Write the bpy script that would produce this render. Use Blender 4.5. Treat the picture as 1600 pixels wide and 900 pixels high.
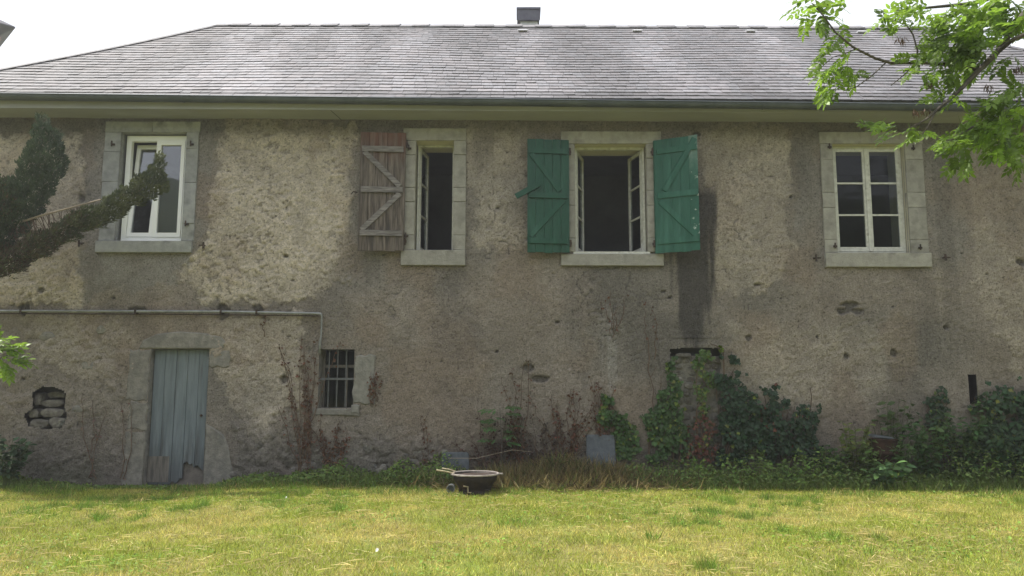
import bpy, math, random
import numpy as np
from mathutils import Vector, Matrix
random.seed(7)
RG = np.random.default_rng(11)
S = bpy.context.scene
COL = S.collection
for o in list(bpy.data.objects): bpy.data.objects.remove(o)

# ------------------------------------------------------------------ camera
FPX, PITCH, YAW, ROLL = 1232.0, math.radians(7.23), math.radians(-0.5), math.radians(0.143)
CAM = np.array([0.0, -11.0, 1.25])
cp, sp, cy, sy = math.cos(PITCH), math.sin(PITCH), math.cos(YAW), math.sin(YAW)
Fv = np.array([sy*cp, cy*cp, sp]); R0 = np.array([cy, -sy, 0.0]); U0 = np.cross(R0, Fv)
Rv = math.cos(ROLL)*R0 + math.sin(ROLL)*U0
Uv = -math.sin(ROLL)*R0 + math.cos(ROLL)*U0
cd = bpy.data.cameras.new('camera'); co = bpy.data.objects.new('camera', cd); COL.objects.link(co)
cd.sensor_width = 36.0; cd.lens = 36.0*FPX/1600.0; cd.clip_start = 0.1; cd.clip_end = 3000.0
mw = Matrix.Identity(4)
for i in range(3):
    mw[i][0], mw[i][1], mw[i][2], mw[i][3] = Rv[i], Uv[i], -Fv[i], CAM[i]
co.matrix_world = mw
S.camera = co

# ------------------------------------------------------------------ sky, sun, exposure
SUN_EL, SUN_AZ = math.radians(63.0), math.radians(-80.0)     # azimuth from +Y (behind the house) towards -X (left)
world = bpy.data.worlds.new('World'); S.world = world; world.use_nodes = True
wn = world.node_tree.nodes; wl = world.node_tree.links; wn.clear()
wo = wn.new('ShaderNodeOutputWorld'); bg = wn.new('ShaderNodeBackground'); sk = wn.new('ShaderNodeTexSky')
sk.sky_type = 'NISHITA'; sk.sun_disc = False; sk.sun_elevation = SUN_EL; sk.sun_rotation = SUN_AZ
sk.dust_density = 3.0; sk.air_density = 1.0; sk.altitude = 400.0
veil = wn.new('ShaderNodeMixRGB'); veil.inputs[0].default_value = 0.65; veil.inputs[2].default_value = (10.5, 10.7, 11.0, 1)   # even high cloud veil
wl.new(sk.outputs[0], veil.inputs[1]); wl.new(veil.outputs[0], bg.inputs[0]); bg.inputs[1].default_value = 0.12
wl.new(bg.outputs[0], wo.inputs[0])
sd = bpy.data.lights.new('sun', 'SUN'); sd.energy = 5.0; sd.angle = math.radians(0.53); sd.color = (1.0, 0.95, 0.86)
so = bpy.data.objects.new('sun', sd); COL.objects.link(so)
sdir = Vector((math.sin(SUN_AZ)*math.cos(SUN_EL), math.cos(SUN_AZ)*math.cos(SUN_EL), math.sin(SUN_EL)))
so.rotation_euler = (-sdir).to_track_quat('-Z', 'Y').to_euler(); so.location = (-20, 5, 40)
S.view_settings.view_transform = 'Standard'; S.view_settings.look = 'None'
S.view_settings.gamma = 1.0; S.view_settings.use_curve_mapping = False
S.view_settings.exposure = 0.45

# ------------------------------------------------------------------ helpers
def at(px, py, Y=0.0):
    """photograph position -> point on the upright plane at distance Y"""
    d = Fv*FPX + Rv*(px-800.0) - Uv*(py-450.0)
    return CAM + d*((Y-CAM[1])/d[1])

def hsh(ix, iy, s):
    n = (ix.astype(np.int64)*374761393 + iy.astype(np.int64)*668265263 + s*1442695041) & 0x7fffffff
    n = ((n ^ (n >> 13))*1274126177) & 0x7fffffff
    return ((n ^ (n >> 16)) & 0xffff)/65535.0
def vn(x, y, s=0):
    ix = np.floor(x); iy = np.floor(y); fx = x-ix; fy = y-iy
    fx = fx*fx*fx*(fx*(fx*6-15)+10); fy = fy*fy*fy*(fy*(fy*6-15)+10)
    a = hsh(ix, iy, s); b = hsh(ix+1, iy, s); c = hsh(ix, iy+1, s); d = hsh(ix+1, iy+1, s)
    return (a*(1-fx)+b*fx)*(1-fy) + (c*(1-fx)+d*fx)*fy
def fbm(x, y, s=0, o=4, g=0.5):
    t = 0; a = 1; n = 0
    for k in range(o):
        t = t + a*vn(x*2**k + 17.3*k, y*2**k - 9.1*k, s+k); n += a; a *= g
    return t/n
def sstep(a, b, x):
    t = np.clip((x-a)/(b-a), 0, 1); return t*t*(3-2*t)
def poly_sd(X, Z, poly):
    """signed distance to a polygon, positive inside"""
    p = np.asarray(poly, float); d = np.full(X.shape, 1e9); ins = np.zeros(X.shape, bool)
    for i in range(len(p)):
        x1, y1 = p[i]; x2, y2 = p[(i+1) % len(p)]
        ex, ey = x2-x1, y2-y1
        t = np.clip(((X-x1)*ex + (Z-y1)*ey)/(ex*ex+ey*ey+1e-12), 0, 1)
        d = np.minimum(d, (X-x1-t*ex)**2 + (Z-y1-t*ey)**2)
        c = ((y1 > Z) != (y2 > Z)) & (X < (x2-x1)*(Z-y1)/(y2-y1+1e-12)+x1)
        ins ^= c
    d = np.sqrt(d); return np.where(ins, d, -d)

def tag(o, label=None, cat=None, group=None, kind=None):
    if label: o['label'] = label
    if cat: o['category'] = cat
    if group: o['group'] = group
    if kind: o['kind'] = kind
    return o
def empty(name, loc, label, cat, group=None):
    o = bpy.data.objects.new(name, None); COL.objects.link(o); o.location = loc
    o.empty_display_size = 0.2
    return tag(o, label, cat, group)
def origin(parent):
    o = np.zeros(3); p = parent
    while p is not None:
        o = o + np.array(p.location); p = p.parent
    return o
def mesh_np(name, V, Fa, mat, parent=None, smooth=False, col=None, kind=None):
    """V (n,3) world coordinates, Fa (m,k) faces; col (n,3) per-vertex tint"""
    V = np.asarray(V, np.float32) - origin(parent).astype(np.float32); Fa = np.asarray(Fa, np.int32)
    me = bpy.data.meshes.new(name); k = Fa.shape[1]; m = len(Fa)
    me.vertices.add(len(V)); me.vertices.foreach_set('co', V.ravel())
    me.loops.add(m*k); me.loops.foreach_set('vertex_index', Fa.ravel())
    me.polygons.add(m); me.polygons.foreach_set('loop_start', np.arange(0, m*k, k, dtype=np.int32))
    me.update(calc_edges=True)
    if smooth: me.polygons.foreach_set('use_smooth', np.ones(m, bool))
    if col is not None:
        a = me.color_attributes.new('tint', 'FLOAT_COLOR', 'POINT')
        c4 = np.ones((len(V), 4), np.float32); c4[:, :3] = col; a.data.foreach_set('color', c4.ravel())
    me.materials.append(mat)
    o = bpy.data.objects.new(name, me); COL.objects.link(o)
    if parent: o.parent = parent
    if kind: o['kind'] = kind
    return o

class MB:
    def __init__(s): s.v = []; s.f = []; s.c = []
    def add(s, V, Fs, c=None):
        b = len(s.v); s.v += [tuple(p) for p in V]; s.f += [tuple(b+i for i in f) for f in Fs]
        s.c += [c if c is not None else (1, 1, 1)]*len(V)
    def box(s, x0, x1, y0, y1, z0, z1, T=None, c=None, jit=0):
        V = [(x, y, z) for x in (x0, x1) for y in (y0, y1) for z in (z0, z1)]
        if jit: V = [tuple(q+random.uniform(-jit, jit) for q in p) for p in V]
        if T: V = [T(p) for p in V]
        s.add(V, [(0, 1, 3, 2), (4, 6, 7, 5), (0, 4, 5, 1), (2, 3, 7, 6), (0, 2, 6, 4), (1, 5, 7, 3)], c)
    def prism(s, poly, yf, yb, bev=0.008, T=None, c=None):
        """outline in x,z; front at yf (towards the camera, smaller y), back at yb, chamfered front edge"""
        n = len(poly); P = np.array(poly, float); cen = P.mean(0)
        a2 = sum(P[i][0]*P[(i+1) % n][1]-P[(i+1) % n][0]*P[i][1] for i in range(n))
        if a2 < 0: P = P[::-1]
        ins = []
        for i in range(n):
            e1 = P[i]-P[i-1]; e2 = P[(i+1) % n]-P[i]
            n1 = np.array([-e1[1], e1[0]])/(np.linalg.norm(e1)+1e-9); n2 = np.array([-e2[1], e2[0]])/(np.linalg.norm(e2)+1e-9)
            m = n1+n2; m = m/(max(0.5, m.dot(m)/2)+1e-9)
            ins.append(P[i]+m*bev)
        V = [(p[0], yb, p[1]) for p in P] + [(p[0], yf+bev, p[1]) for p in P] + [(p[0], yf, p[1]) for p in ins]
        Fs = [tuple(range(2*n, 3*n)), tuple(range(n-1, -1, -1))]
        for r in (0, n):
            for i in range(n): Fs.append((r+i, r+(i+1) % n, r+n+(i+1) % n, r+n+i))
        if T: V = [T(p) for p in V]
        s.add(V, Fs, c)
    def tube(s, pts, rad, seg=6, cap=True, c=None):
        pts = [Vector(p) for p in pts]; n = len(pts)
        rad = rad if hasattr(rad, '__len__') else [rad]*n
        V = []; up = Vector((0.13, 0.31, 0.94))
        for i, p in enumerate(pts):
            d = (pts[min(i+1, n-1)]-pts[max(i-1, 0)]).normalized()
            a = d.cross(up)
            if a.length < 0.1: a = d.cross(Vector((1, 0, 0)))
            a.normalize(); b = d.cross(a)
            for k in range(seg):
                t = 2*math.pi*k/seg; V.append(tuple(p + (a*math.cos(t)+b*math.sin(t))*rad[i]))
        Fs = [(i*seg+k, i*seg+(k+1) % seg, (i+1)*seg+(k+1) % seg, (i+1)*seg+k) for i in range(n-1) for k in range(seg)]
        if cap: Fs += [tuple(range(seg-1, -1, -1)), tuple((n-1)*seg+k for k in range(seg))]
        s.add(V, Fs, c)
    def lathe(s, prof, cx, cy_, cz, seg=32, c=None):
        V = [(cx+r*math.cos(2*math.pi*k/seg), cy_+r*math.sin(2*math.pi*k/seg), cz+z) for r, z in prof for k in range(seg)]
        n = len(prof)
        s.add(V, [(i*seg+k, i*seg+(k+1) % seg, (i+1)*seg+(k+1) % seg, (i+1)*seg+k) for i in range(n-1) for k in range(seg)], c)
    def build(s, name, mat, parent=None, smooth=False, label=None, kind=None, tint=False):
        og = origin(parent)
        me = bpy.data.meshes.new(name); me.from_pydata([tuple(np.array(p)-og) for p in s.v], [], s.f); me.update()
        if smooth: me.polygons.foreach_set('use_smooth', np.ones(len(me.polygons), bool))
        if tint:
            a = me.color_attributes.new('tint', 'FLOAT_COLOR', 'POINT')
            a.data.foreach_set('color', np.array([list(q)+[1] for q in s.c], np.float32).ravel())
        me.materials.append(mat)
        o = bpy.data.objects.new(name, me); COL.objects.link(o)
        if parent: o.parent = parent
        if label: o['label'] = label
        if kind: o['kind'] = kind
        return o

# ------------------------------------------------------------------ materials
def mk(name, c1, c2=None, scale=6.0, rough=0.8, bump=0.0, bscale=40.0, tint=False, rnd=0.0, trans=0.0, metal=0.0,
       stretch=(1, 1, 1), spec=0.3, c3=None, s3=3.0, t3=(0.55, 0.7), zmix=None, bd=0.02):
    m = bpy.data.materials.new(name); m.use_nodes = True; N = m.node_tree.nodes; L = m.node_tree.links
    b = N['Principled BSDF']; b.inputs['Roughness'].default_value = rough; b.inputs['Metallic'].default_value = metal
    b.inputs['Specular IOR Level'].default_value = spec
    tc = N.new('ShaderNodeTexCoord'); mp = N.new('ShaderNodeMapping'); mp.inputs['Scale'].default_value = stretch
    L.new(tc.outputs['Object'], mp.inputs[0])
    c2 = c2 or c1
    nz = N.new('ShaderNodeTexNoise'); nz.inputs['Scale'].default_value = scale; nz.inputs['Detail'].default_value = 6; nz.inputs['Roughness'].default_value = 0.65
    L.new(mp.outputs[0], nz.inputs['Vector'])
    rp = N.new('ShaderNodeValToRGB'); rp.color_ramp.elements[0].position = 0.36; rp.color_ramp.elements[1].position = 0.64
    rp.color_ramp.elements[0].color = (*c1, 1); rp.color_ramp.elements[1].color = (*c2, 1)
    L.new(nz.outputs[0], rp.inputs[0]); out = rp.outputs[0]
    if c3:
        n3 = N.new('ShaderNodeTexNoise'); n3.inputs['Scale'].default_value = s3; n3.inputs['Detail'].default_value = 5
        L.new(mp.outputs[0], n3.inputs['Vector'])
        r3 = N.new('ShaderNodeMapRange'); r3.inputs[1].default_value = t3[0]; r3.inputs[2].default_value = t3[1]
        L.new(n3.outputs[0], r3.inputs[0])
        mx = N.new('ShaderNodeMixRGB'); L.new(r3.outputs[0], mx.inputs[0]); L.new(out, mx.inputs[1]); mx.inputs[2].default_value = (*c3, 1); out = mx.outputs[0]
    if zmix:      # worn paint that remains towards one end of a leaf
        sx = N.new('ShaderNodeSeparateXYZ'); L.new(tc.outputs['Object'], sx.inputs[0])
        nzz = N.new('ShaderNodeTexNoise'); nzz.inputs['Scale'].default_value = 9; nzz.inputs['Detail'].default_value = 6; L.new(mp.outputs[0], nzz.inputs['Vector'])
        ad = N.new('ShaderNodeMath'); ad.operation = 'MULTIPLY_ADD'; ad.inputs[1].default_value = 0.9; L.new(nzz.outputs[0], ad.inputs[0]); L.new(sx.outputs[2], ad.inputs[2])
        mr_ = N.new('ShaderNodeMapRange'); mr_.inputs[1].default_value = zmix[0]+.45; mr_.inputs[2].default_value = zmix[1]+.45; mr_.inputs[4].default_value = zmix[3]; L.new(ad.outputs[0], mr_.inputs[0])
        mx = N.new('ShaderNodeMixRGB'); L.new(mr_.outputs[0], mx.inputs[0]); L.new(out, mx.inputs[1]); mx.inputs[2].default_value = (*zmix[2], 1); out = mx.outputs[0]
    if tint:
        at_ = N.new('ShaderNodeAttribute'); at_.attribute_name = 'tint'
        mx = N.new('ShaderNodeMixRGB'); mx.blend_type = 'MULTIPLY'; mx.inputs[0].default_value = 1
        L.new(out, mx.inputs[1]); L.new(at_.outputs['Color'], mx.inputs[2]); out = mx.outputs[0]
    if rnd:
        oi = N.new('ShaderNodeObjectInfo'); mr = N.new('ShaderNodeMapRange'); mr.inputs[3].default_value = 1-rnd; mr.inputs[4].default_value = 1+rnd
        L.new(oi.outputs['Random'], mr.inputs[0])
        hs = N.new('ShaderNodeHueSaturation'); L.new(mr.outputs[0], hs.inputs['Value']); L.new(out, hs.inputs['Color']); out = hs.outputs[0]
    L.new(out, b.inputs['Base Color'])
    if bump:
        n2 = N.new('ShaderNodeTexNoise'); n2.inputs['Scale'].default_value = bscale; n2.inputs['Detail'].default_value = 5; n2.inputs['Roughness'].default_value = 0.7
        L.new(mp.outputs[0], n2.inputs['Vector'])
        bm = N.new('ShaderNodeBump'); bm.inputs['Strength'].default_value = bump; bm.inputs['Distance'].default_value = bd
        L.new(n2.outputs[0], bm.inputs['Height']); L.new(bm.outputs[0], b.inputs['Normal'])
    if trans:
        tr = N.new('ShaderNodeBsdfTranslucent'); L.new(out, tr.inputs[0]); ms = N.new('ShaderNodeMixShader'); ms.inputs[0].default_value = trans
        L.new(b.outputs[0], ms.inputs[1]); L.new(tr.outputs[0], ms.inputs[2])
        L.new(ms.outputs[0], N['Material Output'].inputs[0])
    return m
def glass(name, refl, tint=(0.75, 0.78, 0.8)):
    m = bpy.data.materials.new(name); m.use_nodes = True; N = m.node_tree.nodes; L = m.node_tree.links
    N.remove(N['Principled BSDF'])
    t = N.new('ShaderNodeBsdfTransparent'); t.inputs[0].default_value = (*tint, 1)
    g = N.new('ShaderNodeBsdfGlossy'); g.inputs['Roughness'].default_value = 0.02
    tc = N.new('ShaderNodeTexCoord'); nz = N.new('ShaderNodeTexNoise'); nz.inputs['Scale'].default_value = 2.2
    L.new(tc.outputs['Object'], nz.inputs['Vector'])
    bm = N.new('ShaderNodeBump'); bm.inputs['Strength'].default_value = 0.05; bm.inputs['Distance'].default_value = 0.05
    L.new(nz.outputs[0], bm.inputs['Height']); L.new(bm.outputs[0], g.inputs['Normal'])
    fr = N.new('ShaderNodeFresnel'); fr.inputs[0].default_value = 1.5
    ma = N.new('ShaderNodeMath'); ma.operation = 'MULTIPLY'; ma.inputs[1].default_value = refl
    L.new(fr.outputs[0], ma.inputs[0])
    mx = N.new('ShaderNodeMixShader'); L.new(ma.outputs[0], mx.inputs[0]); L.new(t.outputs[0], mx.inputs[1]); L.new(g.outputs[0], mx.inputs[2])
    L.new(mx.outputs[0], N['Material Output'].inputs[0])
    return m
MAT = {}
MAT['render'] = mk('wall_render', (0.66, 0.66, 0.66), (0.98, 0.98, 0.98), 42, 0.95, 1.0, 60, tint=True, spec=0.15, c3=(0.42, 0.41, 0.40), s3=40, t3=(0.57, 0.68), bd=0.045)
MAT['stone'] = mk('dressed_stone', (0.265, 0.255, 0.232), (0.35, 0.335, 0.305), 9, 0.88, 0.6, 45, rnd=0.09, c3=(0.20, 0.19, 0.175), s3=6, t3=(0.52, 0.72))
MAT['stone_grey'] = mk('grey_stone', (0.235, 0.24, 0.242), (0.325, 0.33, 0.33), 7, 0.85, 0.4, 50, rnd=0.07, c3=(0.16, 0.165, 0.17), s3=5, t3=(0.55, 0.75))
MAT['rubble'] = mk('rough_stone', (0.11, 0.10, 0.093), (0.24, 0.225, 0.2), 9, 0.9, 0.8, 35, rnd=0.22, c3=(0.1, 0.1, 0.095), s3=8)
MAT['doorstone'] = mk('weathered_door_stone', (0.165, 0.157, 0.143), (0.275, 0.26, 0.235), 11, 0.92, 0.9, 38, rnd=0.07, c3=(0.17, 0.165, 0.155), s3=6)
MAT['palestone'] = mk('pale_rough_stone', (0.18, 0.175, 0.162), (0.28, 0.27, 0.248), 10, 0.9, 0.8, 40, c3=(0.2, 0.19, 0.175), s3=7)
MAT['slate'] = mk('roof_slate', (0.122, 0.118, 0.127), (0.182, 0.175, 0.187), 14, 0.62, 0.3, 60, tint=True, spec=0.4)
MAT['slate_obj'] = mk('roof_slate_single', (0.122, 0.118, 0.127), (0.182, 0.175, 0.187), 14, 0.62, 0.3, 60, tint=True, rnd=0.06, spec=0.4)
MAT['deck'] = mk('roof_deck', (0.05, 0.05, 0.05), (0.07, 0.07, 0.07), 5, 0.8)
MAT['zinc'] = mk('gutter_zinc', (0.065, 0.078, 0.095), (0.10, 0.115, 0.135), 3, 0.5, 0.05, 20, metal=0.35, spec=0.4)
MAT['zinc_light'] = mk('flashing_zinc', (0.42, 0.44, 0.44), (0.55, 0.57, 0.57), 6, 0.5, metal=0.2)
MAT['hood'] = mk('chimney_hood', (0.10, 0.10, 0.14), (0.15, 0.15, 0.19), 6, 0.55, metal=0.3)
MAT['soffit'] = mk('soffit_paint', (0.28, 0.285, 0.29), (0.34, 0.345, 0.35), 2.5, 0.7, 0.1, 20, stretch=(0.3, 1, 1))
MAT['pvc'] = mk('white_pvc', (0.80, 0.81, 0.82), (0.84, 0.85, 0.85), 4, 0.35, spec=0.45)
MAT['oldwhite'] = mk('old_white_paint', (0.46, 0.46, 0.43), (0.60, 0.60, 0.57), 14, 0.6, 0.2, 40, c3=(0.36, 0.35, 0.31), s3=12, t3=(0.6, 0.72))
MAT['green'] = mk('green_paint', (0.004, 0.050, 0.030), (0.008, 0.070, 0.043), 10, 0.5, 0.25, 30, stretch=(1, 1, 0.15), spec=0.35, rnd=0.06, c3=(0.035, 0.11, 0.082), s3=9, t3=(0.6, 0.78))
MAT['green_worn'] = mk('green_paint_flaking', (0.016, 0.085, 0.060), (0.027, 0.115, 0.082), 10, 0.55, 0.3, 30, stretch=(1, 1, 0.15), rnd=0.08, c3=(0.05, 0.16, 0.125), s3=9, t3=(0.55, 0.75))
MAT['flake'] = mk('green_paint_flaked_white', (0.016, 0.085, 0.060), (0.027, 0.115, 0.082), 10, 0.6, 0.35, 30, c3=(0.45, 0.52, 0.48), s3=13, t3=(0.63, 0.69), zmix=(1.0, 1.7, (0.30, 0.38, 0.34), .45))
MAT['wood'] = mk('weathered_wood', (0.050, 0.040, 0.034), (0.185, 0.155, 0.135), 16, 0.85, 0.6, 40, stretch=(2.2, 2.2, 0.16), rnd=0.14, c3=(0.05, 0.042, 0.038), s3=9, t3=(0.52, 0.66), zmix=(1.25, 1.85, (0.135, 0.055, 0.036), .85))
MAT['wood_h'] = mk('weathered_wood_batten', (0.10, 0.092, 0.09), (0.26, 0.24, 0.235), 16, 0.85, 0.6, 40, stretch=(0.25, 2.2, 2.2), rnd=0.1)
MAT['door'] = mk('blue_grey_door_paint', (0.125, 0.155, 0.178), (0.175, 0.205, 0.23), 9, 0.7, 0.35, 35, stretch=(2, 2, 0.2), rnd=0.06, c3=(0.09, 0.10, 0.11), s3=6, t3=(0.52, 0.72), zmix=(.55, -.05, (.05, .05, .05), .65))
MAT['rotten'] = mk('rotten_board', (0.09, 0.085, 0.08), (0.2, 0.18, 0.16), 12, 0.9, 0.6, 40, stretch=(2, 2, 0.25))
MAT['iron'] = mk('dark_iron', (0.035, 0.03, 0.028), (0.09, 0.06, 0.045), 20, 0.7, 0.3, 60, metal=0.3)
MAT['castiron'] = mk('cast_iron', (0.022, 0.018, 0.017), (0.045, 0.035, 0.03), 14, 0.55, 0.3, 60, metal=0.4, c3=(0.07, 0.045, 0.035), s3=10, t3=(0.58, 0.75))
MAT['rimmetal'] = mk('worn_rim_metal', (0.30, 0.26, 0.25), (0.50, 0.46, 0.43), 20, 0.45, 0.3, 60, metal=0.5)
MAT['brass'] = mk('worn_brass', (0.27, 0.23, 0.15), (0.38, 0.33, 0.22), 20, 0.45, metal=0.4)
MAT['ash'] = mk('ash_bed', (0.03, 0.03, 0.03), (0.1, 0.095, 0.09), 30, 0.95, 0.8, 50)
MAT['rust'] = mk('rusted_iron', (0.03, 0.018, 0.012), (0.07, 0.036, 0.022), 14, 0.9, 0.5, 50, metal=0.1)
MAT['pipe'] = mk('grey_pipe', (0.2, 0.21, 0.22), (0.3, 0.31, 0.32), 9, 0.5, metal=0.35)
MAT['barmetal'] = mk('grey_bars', (0.10, 0.105, 0.11), (0.15, 0.155, 0.16), 12, 0.7, 0.3, 60, metal=0.2)
MAT['room'] = mk('room_wall', (0.24, 0.25, 0.32), (0.30, 0.31, 0.38), 1.5, 0.9)
MAT['reveal'] = mk('reveal_plaster', (0.50, 0.47, 0.37), (0.58, 0.545, 0.44), 4, 0.9, 0.15, 30)
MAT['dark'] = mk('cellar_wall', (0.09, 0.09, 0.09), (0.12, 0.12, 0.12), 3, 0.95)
MAT['bark'] = mk('bark', (0.06, 0.052, 0.045), (0.125, 0.108, 0.094), 12, 0.9, 0.7, 30, stretch=(1, 1, 0.4))
MAT['twig'] = mk('bare_wood', (0.26, 0.21, 0.16), (0.36, 0.3, 0.23), 14, 0.85, 0.3, 40)
MAT['deadtwig'] = mk('dead_twig', (0.085, 0.058, 0.042), (0.15, 0.105, 0.075), 14, 0.9)
MAT['ashleaf'] = mk('ash_leaf', (0.15, 0.26, 0.028), (0.23, 0.36, 0.042), 8, 0.40, rnd=0.4, tint=True, trans=0.55, spec=0.4)
MAT['leaf'] = mk('weed_leaf', (0.9, 0.9, 0.9), (1.1, 1.1, 1.1), 5, 0.55, tint=True, trans=0.25, spec=0.3)
MAT['needle'] = mk('conifer_spray', (0.85, 0.85, 0.85), (1.15, 1.15, 1.15), 6, 0.65, tint=True, trans=0.12)
MAT['grass'] = mk('grass_blade', (0.9, 0.9, 0.9), (1.1, 1.1, 1.1), 1.5, 0.6, tint=True, trans=0.3, spec=0.25)
MAT['soil'] = mk('lawn_soil', (0.12, 0.12, 0.035), (0.24, 0.21, 0.075), 3.5, 0.95, 0.6, 25, c3=(0.15, 0.19, 0.035), s3=1.1, t3=(0.45, 0.65))
MAT['slit_shade'] = mk('slit_shade_stone', (0.015, 0.015, 0.015), (0.03, 0.03, 0.03), 8, 0.95, 0.3, 30)  # near-black colour paints the shade inside the slit
MAT['hill'] = mk('hill_forest', (0.03, 0.05, 0.022), (0.06, 0.085, 0.035), 0.06, 0.95)
MAT['slab'] = mk('slab_slate', (0.075, 0.086, 0.098), (0.12, 0.134, 0.148), 9, 0.8, 0.4, 40, rnd=0.1)
MAT['paper'] = mk('white_scrap', (0.75, 0.76, 0.76), (0.82, 0.82, 0.82), 9, 0.8)
MAT['brickred'] = mk('brick_wall', (0.2, 0.13, 0.13), (0.28, 0.19, 0.18), 6, 0.9, 0.4, 30)
MAT['farslate'] = mk('neighbour_slate', (0.045, 0.045, 0.062), (0.065, 0.065, 0.085), 6, 0.6, 0.3, 30)
MAT['vent'] = mk('vent_white', (0.62, 0.62, 0.66), (0.72, 0.72, 0.75), 9, 0.5)
MAT['glass'] = glass('old_glass', 0.3)
MAT['glass2'] = glass('double_glazing', 2.5)
MAT['jar'] = glass('jar_glass', 3.0, (0.85, 0.87, 0.87))

# ================================================================== SETTING
def gz(x, y):
    x = np.asarray(x, float); y = np.asarray(y, float); return (fbm(x*0.7, y*0.7, 5, 3)-0.5)*0.07 - 0.09*sstep(-3.2, -4.4, x)*sstep(-3.2, -1.2, y)
def build_ground():
    xs = np.concatenate([[-900, -300, -100, -40, -20], np.linspace(-12, 12, 97), [20, 40, 100, 300, 900]])
    ys = np.concatenate([[-900, -300, -100, -40, -20], np.linspace(-12, 2, 57), [6, 15, 40, 100, 300, 900]])
    X, Y = np.meshgrid(xs, ys, indexing='ij')
    Z = gz(X, Y)*((np.abs(X) < 11) & (Y > -11.5) & (Y < 1.5))
    V = np.stack([X.ravel(), Y.ravel(), Z.ravel()], 1); ny = len(ys)
    I, J = np.meshgrid(np.arange(len(xs)-1), np.arange(ny-1), indexing='ij'); a = (I*ny+J).ravel()
    o = mesh_np('ground', V, np.stack([a, a+ny, a+ny+1, a+1], 1), MAT['soil'], smooth=True); tag(o, kind='structure')
build_ground()
def build_hills():
    n = 80; V = []
    for j, (r, e) in enumerate([(60, -1), (64, 4), (72, 9), (84, 19), (98, 26), (125, 27)]):
        for i in range(n+1):
            a = math.pi*(1.04 + 0.92*i/n)
            h = e*(0.8+0.5*float(fbm(np.array([i*0.13]), np.array([j*0.5]), 3, 4)[0])) if e > 0 else -1
            V.append((r*math.cos(a), r*math.sin(a)-5, h))
    Fs = [(j*(n+1)+i, j*(n+1)+i+1, (j+1)*(n+1)+i+1, (j+1)*(n+1)+i) for j in range(5) for i in range(n)]
    tag(mesh_np('hills', V, Fs, MAT['hill'], smooth=True), kind='structure')
build_hills()

# ================================================================== HOUSE
house = empty('house', (0, 0, 0), 'old two-storey stone house with rough grey-beige render and slate roof', 'house')
XL, XR = -8.6, 8.7
OPEN = [(-5.75, -4.80, 3.31, 4.91), (-1.48, -0.94, 3.18, 4.78), (0.80, 1.82, 3.16, 4.73), (4.49, 5.51, 3.15, 4.73),
        (-5.14, -4.32, -0.40, 1.78), (-2.78, -2.29, 0.97, 1.78), (6.20, 6.31, 1.05, 1.45)]
NICHE = [(-6.80, 0.72), (-6.84, 0.86), (-6.72, 0.95), (-6.76, 1.17), (-6.62, 1.25), (-6.42, 1.23), (-6.29, 1.16), (-6.30, 0.98), (-6.26, 0.86), (-6.30, 0.70), (-6.55, 0.68)]
BLOCK = [(2.12, -0.4), (2.09, 0.9), (2.12, 1.79), (2.45, 1.815), (2.79, 1.80), (2.81, 1.0), (2.80, -0.4)]

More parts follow.
